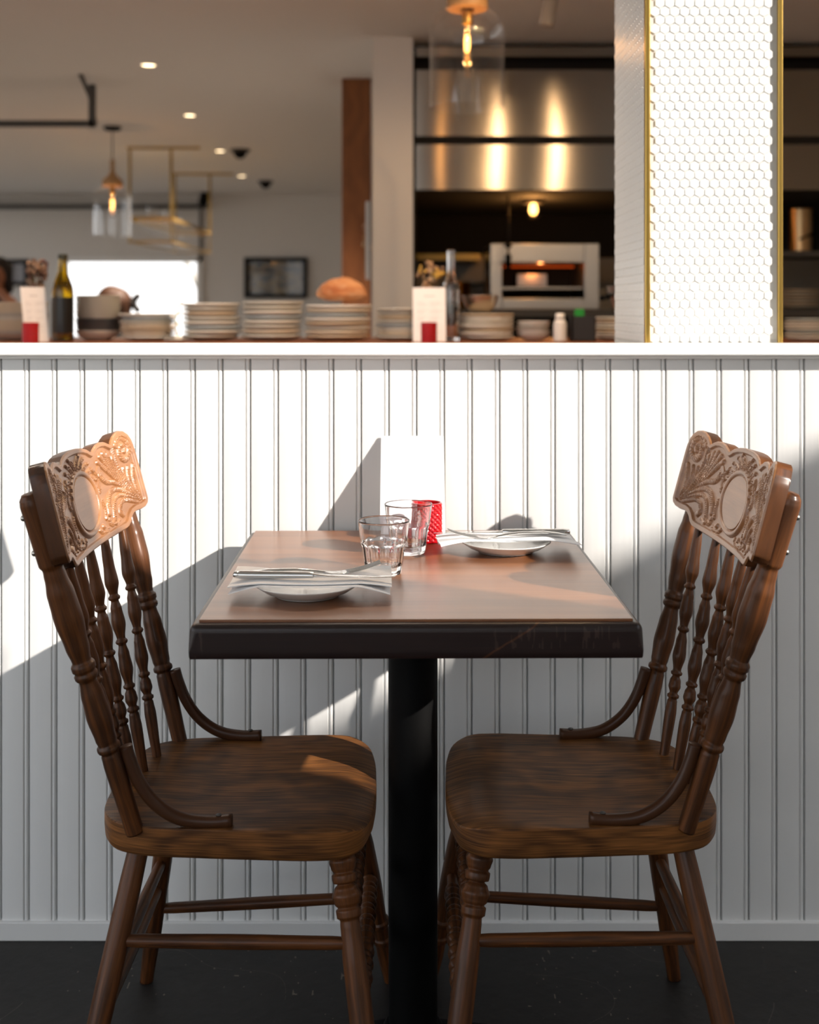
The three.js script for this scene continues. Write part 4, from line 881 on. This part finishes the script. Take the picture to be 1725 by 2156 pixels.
// pictures on the back wall
function picture(label, x0, x1, y0, y1, cols, sd) {
  const w = x1 - x0, h = y1 - y0, t = thing('framed_picture', label, 'picture', [(x0 + x1) / 2, y0, -13.1]), f = 0.045;
  part('frame', merge(bx(-w / 2, w / 2, 0, f, 0, 0.05, 0.004), bx(-w / 2, w / 2, h - f, h, 0, 0.05, 0.004), bx(-w / 2, -w / 2 + f, 0, h, 0, 0.05, 0.004), bx(w / 2 - f, w / 2, 0, h, 0, 0.05, 0.004)), M.blackSoft, t);
  const tex = dataTex(128, 80, (u, v) => { const n = fbm(u * 5, v * 4, sd, 3, 5, 4), k = Math.min(cols.length - 1.001, Math.max(0, (n - 0.25) * 2 * (cols.length - 1))), i = Math.floor(k); return mix3(cols[i], cols[i + 1], k - i); });
  const g = new THREE.PlaneGeometry(w - 2 * f, h - 2 * f); g.translate(0, h / 2, 0.02); part('print', g, phy({ map: tex, roughness: 0.6, clearcoat: 1, clearcoatRoughness: 0.04 }), t);
}
picture('dark framed print with muted ochre blotches on the back wall', -1.81, -1.12, 1.265, 1.71, [[38, 34, 28], [84, 74, 56], [120, 96, 52], [96, 88, 74], [40, 36, 32]], 401);
picture('dark framed print with a mauve-grey sheet left of the back window', -4.72, -4.17, 1.4, 1.69, [[92, 84, 88], [112, 104, 106]], 411);

// ------------------------------------------------------------------ kitchen
struct('wall_kitchen', bx(-0.169, 0.0163, 0, 2.4, -7.2, -5.48), M.plaster, 'pale end of the wall between restaurant and kitchen', 'wall');
struct('wall_splash', merge(bx(0.0163, 3.2, 1.45, 2.4, -7.2, -7.0), bx(0.017, 0.03, 0, 2.35, -7.0, -5.56)), M.blackSoft, 'black kitchen wall under the hood', 'wall');
struct('wall_splash', bx(0.0163, 3.2, 0, 1.45, -7.2, -7.0), std({ color: 0x8b857b, metalness: 0.3, roughness: 0.5 }), 'grey lower kitchen wall behind the oven', 'wall');
solo('timber_post', bx(-0.3666, -0.212, 0, 2.4, -6.62, -6.47, 0.004), M.post, 'reddish brown timber post standing beside the pale wall end', 'post');
solo('wall_strip', bx(-0.205, -0.186, 1.29, 1.655, -5.62, -5.58, 0.003), std({ color: 0xc9c8c4, roughness: 0.5 }), 'thin white upright strip before the timber post', 'strip');
bouquet('dried_bouquet', 'small dried flower bunch hanging on the timber post', [-0.235, 1.33, -6.4], [0xa57c58, 0xc0a080, 0x8c4a38], 10, 0.26, 0.02, false);
{
  const h = thing('extractor_hood', 'wide brushed steel extractor hood with two panels', 'hood', [0, 0, -5.55]);
  const panel = (y0, y1, z) => { const g = new THREE.PlaneGeometry(3.17, y1 - y0, 60, 8), p = g.attributes.position; g.translate(1.615, (y0 + y1) / 2, z);
    for (let i = 0; i < p.count; i++) { const x = p.getX(i), y = p.getY(i); p.setZ(i, p.getZ(i) + 0.0009 * Math.sin(x * 5.1 + y * 3) * Math.sin(y * 6) + 0.0002 * Math.sin(x * 13 + 1)); } g.computeVertexNormals(); return g; };
  part('upper_panel', panel(1.955, 2.262, 0.002), M.hood, h);
  part('lower_panel', panel(1.705, 1.915, 0.006), M.hood, h);
  part('hood_shell', merge(bx(0.03, 3.2, 1.70, 1.704, -1.4, 0.004), bx(0.03, 3.2, 1.704, 2.28, -1.4, -0.006)), M.blackSoft, h);
  part('top_channel', bx(0.03, 3.2, 2.325, 2.37, -0.1, 0.0), M.hood, h);
  part('top_recess', bx(0.03, 3.2, 2.28, 2.4, -1.4, -0.1), M.blackSoft, h);
  part('joint_strip', bx(0.03, 3.2, 1.917, 1.953, -0.02, 0.003), M.blackSoft, h);
}
{
  const t = thing('jar_lamp', 'glowing glass jar lamp under the extractor hood', 'lamp', [0.622, 1.70, -6.0]);
  part('lamp_base', lathe([[0, -0.02], [0.05, -0.02], [0.052, 0], [0, 0]], 24), M.steel, t);
  part('glass_jar', lathe([[0, -0.1], [0.02, -0.097], [0.036, -0.08], [0.044, -0.05], [0.044, -0.02]], 28), M.thinGlass, t);
  part('bulb', lathe([[0, -0.078], [0.014, -0.074], [0.022, -0.055], [0.018, -0.03], [0.012, -0.02]], 20), std({ color: 0, emissive: 0xffb860, emissiveIntensity: 8 }), t);
  const l = new THREE.PointLight(0xffb060, 0.35); l.name = 'jar_light'; l.position.set(0, -0.055, 0); l.shadow.radius = 1; t.add(l);
}
{
  const t = thing('hanging_rod', 'thin black rod hanging under the hood before the oven', 'rod', [0.479, 1.36, -5.8]);
  part('rod', rod(V(0, 0, 0), V(0, 0.34, 0), 0.006), M.black, t); part('collar', lathe([[0, 0.085], [0.01, 0.088], [0.024, 0.1], [0.01, 0.108], [0, 0.11]], 18), M.black, t); part('weight', lathe([[0, -0.01], [0.014, -0.008], [0.016, 0.05], [0.008, 0.06], [0, 0.06]], 18), M.black, t);
}
{
  const t = thing('deck_oven', 'steel deck oven with a glowing open chamber under the hood', 'oven', [0.68, 1.15, -6.0]);
  part('frame_post', bx(-0.273, -0.215, 0, 0.33, -0.5, 0, 0.004), M.steel, t); part('frame_post', bx(0.2, 0.273, 0, 0.33, -0.5, 0, 0.004), M.steel, t);
  part('top_panel', bx(-0.215, 0.2, 0.235, 0.33, -0.5, -0.01, 0.004), M.steel, t);
  part('chamber', merge(bx(-0.215, 0.2, 0.03, 0.235, -0.5, -0.48), bx(-0.215, 0.2, 0.03, 0.034, -0.48, -0.02)), M.blackSoft, t);
  part('deck_plate', bx(-0.21, 0.195, 0.1, 0.112, -0.46, -0.03, 0.002), M.steel, t);
  part('tray', bx(-0.12, 0.1, 0.112, 0.118, -0.3, -0.06, 0.002), M.black, t);
  part('back_plate', bx(-0.1, 0.06, 0.118, 0.19, -0.44, -0.43, 0.002), M.steel, t);
  part('lower_ledge', bx(-0.215, 0.2, 0.0, 0.055, -0.4, 0.01, 0.004), M.steel, t);
  part('heating_element', rod(V(-0.19, 0.222, -0.25), V(0.18, 0.222, -0.25), 0.004), std({ color: 0, emissive: 0xff5a18, emissiveIntensity: 0.5 }), t);
  const l = new THREE.PointLight(0xff9a50, 0.03); l.name = 'oven_light'; l.position.set(0, 0.2, -0.2); l.shadow.radius = 0.6; t.add(l);
}
{
  const t = thing('kitchen_range', 'dark steel kitchen range along the back wall', 'range', [0, 0, -6.45]);
  part('worktop', bx(0.05, 3.15, 1.11, 1.15, -0.5, 0.5, 0.004), M.darkGrey, t); part('body', bx(0.08, 3.1, 0, 1.11, -0.48, 0.45), M.black, t);
}
{ const t = thing('kitchen_shelf', 'dark brown kitchen shelf rail beside the oven', 'shelf', [0, 1.43, -6.8]); part('board', bx(0.04, 0.4, 0, 0.025, -0.18, 0.1), M.darkGrey, t); part('board_edge', bx(0.04, 0.4, -0.005, 0.03, 0.1, 0.11), M.brassDull, t); }
solo('kitchen_bowl', bowlG(0.058, 0.07), GL.pale, 'white kitchen bowl on the range beside the oven', 'bowl', [0.345, 1.1505, -6.3]);
{ const t = thing('copper_pan', 'copper saucepan on the range behind the clear bottle', 'pan', [0.26, 1.15, -6.62]); part('pan_body', lathe([[0, 0], [0.075, 0], [0.08, 0.006], [0.08, 0.15], [0.077, 0.15], [0.076, 0.01], [0, 0.008]], 32), std({ color: 0x9a5a1c, metalness: 1, roughness: 0.35 }), t); part('handle', rod(V(0.08, 0.13, 0), V(0.2, 0.15, 0.02), 0.008), M.black, t); }
{ const t = thing('kitchen_shelf', 'dark kitchen shelf carrying the steel pot beyond the pillar', 'shelf', [2.1, 1.42, -6.3]); part('board', bx(-0.4, 0.9, 0, 0.028, -0.25, 0.2), M.darkGrey, t); part('bracket', bx(0.7, 0.73, -0.2, 0, -0.2, 0.15), M.black, t); }
{ const t = thing('stock_pot', 'tall steel pot on the kitchen shelf beyond the pillar', 'pot', [2.03, 1.4485, -6.2]); part('pot_body', lathe([[0, 0], [0.054, 0], [0.058, 0.004], [0.062, 0.215], [0.066, 0.217], [0.066, 0.221], [0.06, 0.221], [0.056, 0.006], [0, 0.004]], 32), std({ color: 0xb99a72, metalness: 1, roughness: 0.3 }), t); part('handle', rod(V(-0.03, 0.06, 0.07), V(0.1, 0.11, 0.08), 0.006), M.black, t); }
for (let k = 0; k < 6; k++) solo('serving_plate', coupe(0.1, 0.016), k % 2 ? GL.warm : GL.grey, (k === 5 ? 'topmost' : ORD[k]) + ' brownish plate' + (k && k < 5 ? ' from the bottom' : '') + ', on the range beyond the pillar', 'plate', [2.03, 1.1505 + k * 0.016, -6.2], 0, 'plates on the range beyond the pillar');

// ------------------------------------------------------------------ people beyond the bar
function bodyGeo(bones, cell, k = 0.035) {
  const lo = V(9, 9, 9), hi = V(-9, -9, -9);
  for (const [a, b, ra, rb] of bones) for (const [p, r] of [[a, ra], [b, rb]]) { lo.min(V(p[0] - r, p[1] - r, p[2] - r)); hi.max(V(p[0] + r, p[1] + r, p[2] + r)); }
  const c = lo.clone().add(hi).multiplyScalar(0.5), half = Math.max(hi.x - lo.x, hi.y - lo.y, hi.z - lo.z) / 2 + 0.05, res = Math.min(130, Math.ceil(2 * half / cell));
  const mc = new MarchingCubes(res, M.skin, false, false, 200000); mc.isolation = 0;
  const B = bones.map(([a, b, ra, rb]) => { const d = [b[0] - a[0], b[1] - a[1], b[2] - a[2]]; return { a, d, l: d[0] ** 2 + d[1] ** 2 + d[2] ** 2 || 1e-9, ra, rb }; });
  for (let z = 0; z < res; z++) for (let y = 0; y < res; y++) for (let x = 0; x < res; x++) {
    const px = c.x + (x - res / 2) / (res / 2) * half, py = c.y + (y - res / 2) / (res / 2) * half, pz = c.z + (z - res / 2) / (res / 2) * half;
    let s = 0;
    for (const q of B) { const t = Math.max(0, Math.min(1, ((px - q.a[0]) * q.d[0] + (py - q.a[1]) * q.d[1] + (pz - q.a[2]) * q.d[2]) / q.l)); const e = Math.hypot(px - q.a[0] - q.d[0] * t, py - q.a[1] - q.d[1] * t, pz - q.a[2] - q.d[2] * t) - (q.ra + (q.rb - q.ra) * t); s += Math.exp(-e / k * 2.2); }
    mc.field[x + y * res + z * res * res] = Math.max(-1, Math.min(1, Math.log(s + 1e-30) * k / 2.2));
  }
  mc.update();
  const n = mc.count, pos = new Float32Array(n * 3);
  for (let i = 0; i < n; i++) for (let j = 0; j < 3; j++) pos[i * 3 + j] = mc.positionArray[i * 3 + j] * half + [c.x, c.y, c.z][j];
  let g = new THREE.BufferGeometry(); g.setAttribute('position', new THREE.BufferAttribute(pos, 3));
  g = mergeVertices(g, 1e-5); g.computeVertexNormals();
  g.setAttribute('uv', new THREE.Float32BufferAttribute(new Float32Array(g.attributes.position.count * 2), 2));
  return g;
}
function stool(label, pos, h) {
  const t = thing('bar_stool', label, 'stool', pos);
  part('seat', lathe([[0, h - 0.03], [0.15, h - 0.03], [0.165, h - 0.02], [0.165, h - 0.004], [0.15, h], [0, h]], 28), M.post, t);
  for (let k = 0; k < 4; k++) { const a = k * Math.PI / 2 + 0.78; part('leg', rod(V(Math.cos(a) * 0.2, 0, Math.sin(a) * 0.2), V(Math.cos(a) * 0.11, h - 0.03, Math.sin(a) * 0.11), 0.013), M.black, t); }
  part('foot_ring', (() => { const g = new THREE.TorusGeometry(0.168, 0.008, 8, 36); g.rotateX(Math.PI / 2); g.translate(0, h * 0.35, 0); return g; })(), M.black, t);
}
// head: face on +x side
function headBones(cx, cy, cz, f) { // f = facing unit vector [x,z]
  const o = (a, b, c) => [cx + f[0] * a - f[1] * c, cy + b, cz + f[1] * a + f[0] * c];
  return [[o(-0.012, 0.02, 0), o(0.005, 0.025, 0), 0.078, 0.072], [o(0.028, -0.03, 0), o(0.04, -0.075, 0), 0.055, 0.036], [o(0.085, -0.005, 0), o(0.102, -0.028, 0), 0.009, 0.013],
    [o(0.076, -0.052, -0.016), o(0.076, -0.052, 0.016), 0.008, 0.008], [o(0, -0.01, 0.076), o(-0.006, -0.035, 0.075), 0.013, 0.01], [o(0, -0.01, -0.076), o(-0.006, -0.035, -0.075), 0.013, 0.01]];
}
{ // seated person with brown hair, facing left, black bow at the back of the head
  const x = -1.985, z = -8.0;
  stool('low bar stool under the person with a black hair bow', [x, 0, z], 0.47);
  const p = thing('person', 'seated person with brown hair tied in a black bow, behind the grey bowls', 'person', [x, 0, z]);
  part('body', bodyGeo([[[0, 0.55, 0], [0, 0.62, 0], 0.13, 0.125], [[0, 0.62, 0], [-0.01, 0.93, 0], 0.12, 0.13], [[-0.01, 0.95, -0.13], [-0.01, 0.95, 0.13], 0.065, 0.065], [[-0.012, 0.98, 0], [-0.02, 1.1, 0], 0.052, 0.05],
    ...[-1, 1].flatMap((s) => [[[-0.01, 0.94, s * 0.17], [-0.05, 0.7, s * 0.2], 0.048, 0.04], [[-0.05, 0.7, s * 0.2], [-0.28, 0.68, s * 0.14], 0.038, 0.028], [[-0.28, 0.68, s * 0.14], [-0.36, 0.69, s * 0.11], 0.03, 0.018], [[-0.02, 0.53, s * 0.09], [-0.42, 0.53, s * 0.1], 0.08, 0.058], [[-0.42, 0.53, s * 0.1], [-0.4, 0.1, s * 0.1], 0.055, 0.038], [[-0.4, 0.06, s * 0.1], [-0.52, 0.04, s * 0.1], 0.04, 0.032]]),
    ...headBones(-0.03, 1.185, 0, [-1, 0])], 0.012), M.skin, p);
  part('hair', bodyGeo([[[-0.015, 1.215, 0], [0.02, 1.2, 0], 0.094, 0.096], [[0.045, 1.19, 0.0], [0.06, 1.13, 0], 0.07, 0.05], [[0.06, 1.13, 0], [0.065, 1.0, 0.01], 0.04, 0.03]], 0.009), M.hairBrown, p);
  part('hair_bow', bodyGeo([[[0.12, 1.19, 0.01], [0.165, 1.235, 0.01], 0.018, 0.022], [[0.12, 1.19, 0.01], [0.165, 1.145, 0.01], 0.018, 0.022], [[0.1, 1.19, 0.01], [0.13, 1.19, 0.01], 0.024, 0.026]], 0.006, 0.015), M.hairDark, p);
  part('shirt', bodyGeo([[[0, 0.55, 0], [0, 0.62, 0], 0.138, 0.133], [[0, 0.62, 0], [-0.01, 0.93, 0], 0.128, 0.138], [[-0.01, 0.95, -0.14], [-0.01, 0.95, 0.14], 0.072, 0.072], ...[-1, 1].map((s) => [[-0.01, 0.94, s * 0.17], [-0.04, 0.78, s * 0.195], 0.058, 0.052])], 0.013), M.clothBlack, p);
}
{ // dark-haired person at the picture's edge, forearm raised to the chin
  const x = -2.93, z = -8.5;
  stool('tall bar stool under the dark-haired person in black', [x, 0, z], 0.66);
  const p = thing('person', 'dark-haired person in black with forearm raised to the chin', 'person', [x, 0, z]);
  const arm = [[[0.17, 1.12, 0.02], [0.16, 1.17, 0.2], 0.046, 0.04], [[0.16, 1.19, 0.2], [0.03, 1.31, 0.17], 0.036, 0.027], [[0.03, 1.31, 0.17], [-0.03, 1.33, 0.15], 0.028, 0.022]];
  for (let k = 0; k < 4; k++) arm.push([[-0.02, 1.322 + k * 0.012, 0.155], [-0.085 + 0.006 * k, 1.33 + k * 0.014, 0.13], 0.009, 0.007]);
  arm.push([[-0.005, 1.34, 0.16], [-0.02, 1.385, 0.14], 0.01, 0.008]);
  part('body', bodyGeo([[[0, 0.74, 0], [0, 0.8, 0], 0.135, 0.13], [[0, 0.8, 0], [0, 1.1, 0.01], 0.12, 0.13], [[-0.14, 1.12, 0.01], [0.14, 1.12, 0.01], 0.065, 0.065], [[0, 1.16, 0.01], [0, 1.28, 0.02], 0.053, 0.05], ...arm,
    [[-0.18, 1.11, 0.01], [-0.22, 0.87, 0.06], 0.048, 0.04], [[-0.22, 0.87, 0.06], [-0.1, 0.84, 0.25], 0.038, 0.028],
    ...[-1, 1].flatMap((s) => [[[s * 0.09, 0.73, 0.02], [s * 0.1, 0.72, 0.42], 0.08, 0.06], [[s * 0.1, 0.72, 0.42], [s * 0.1, 0.31, 0.36], 0.055, 0.038], [[s * 0.1, 0.28, 0.36], [s * 0.1, 0.26, 0.48], 0.04, 0.032]]),
    ...headBones(0, 1.385, 0.03, [0.25, 0.97])], 0.012), M.skin, p);
  part('hair', bodyGeo([[[0, 1.435, 0.0], [0, 1.42, -0.03], 0.092, 0.095], [[0.07, 1.42, 0.03], [0.088, 1.29, 0.02], 0.036, 0.03], [[-0.07, 1.42, 0.03], [-0.088, 1.28, 0.02], 0.036, 0.03], [[0, 1.4, -0.06], [0, 1.22, -0.07], 0.08, 0.06]], 0.01, 0.025), M.hairDark, p);
  part('shirt', bodyGeo([[[0, 0.74, 0], [0, 0.8, 0], 0.143, 0.138], [[0, 0.8, 0], [0, 1.1, 0.01], 0.128, 0.138], [[-0.15, 1.12, 0.01], [0.15, 1.12, 0.01], 0.072, 0.072], [[0, 1.17, 0.01], [0, 1.22, 0.015], 0.07, 0.06], [[-0.18, 1.11, 0.01], [-0.2, 0.98, 0.035], 0.056, 0.05]], 0.013), M.clothBlack, p);
}

// bare tree outside the back window
{
  const t = thing('bare_tree', 'bare pale tree standing outside the bright back window', 'tree', [-3.3, -0.14, -19]);
  const bark = std({ color: 0xb3aca2, roughness: 0.95 }), seg = [];
  part('trunk', (() => { const g = new THREE.CylinderGeometry(0.07, 0.12, 1.6, 10); g.translate(0, 0.8, 0); return g; })(), bark, t);
  const grow = (p, d, l, r, n) => { const q = p.clone().addScaledVector(d, l); seg.push(rod(p, q, r, 6)); if (n) for (let k = 0; k < 3; k++) grow(q, d.clone().add(V(rr(-0.7, 0.7), rr(0, 0.4), rr(-0.7, 0.7))).normalize(), l * rr(0.62, 0.82), r * 0.62, n - 1); };
  for (let k = 0; k < 4; k++) grow(V(0, 1.5, 0), V(rr(-0.8, 0.8), 1, rr(-0.8, 0.8)).normalize(), 0.7, 0.045, 4);
  part('branches', merge(...seg), bark, t);
}

scene.traverse((o) => { if (o.isMesh) { o.castShadow = true; o.receiveShadow = true; } if (o.isPointLight || o.isSpotLight) { o.castShadow = true; } });
renderer.render(scene, camera);
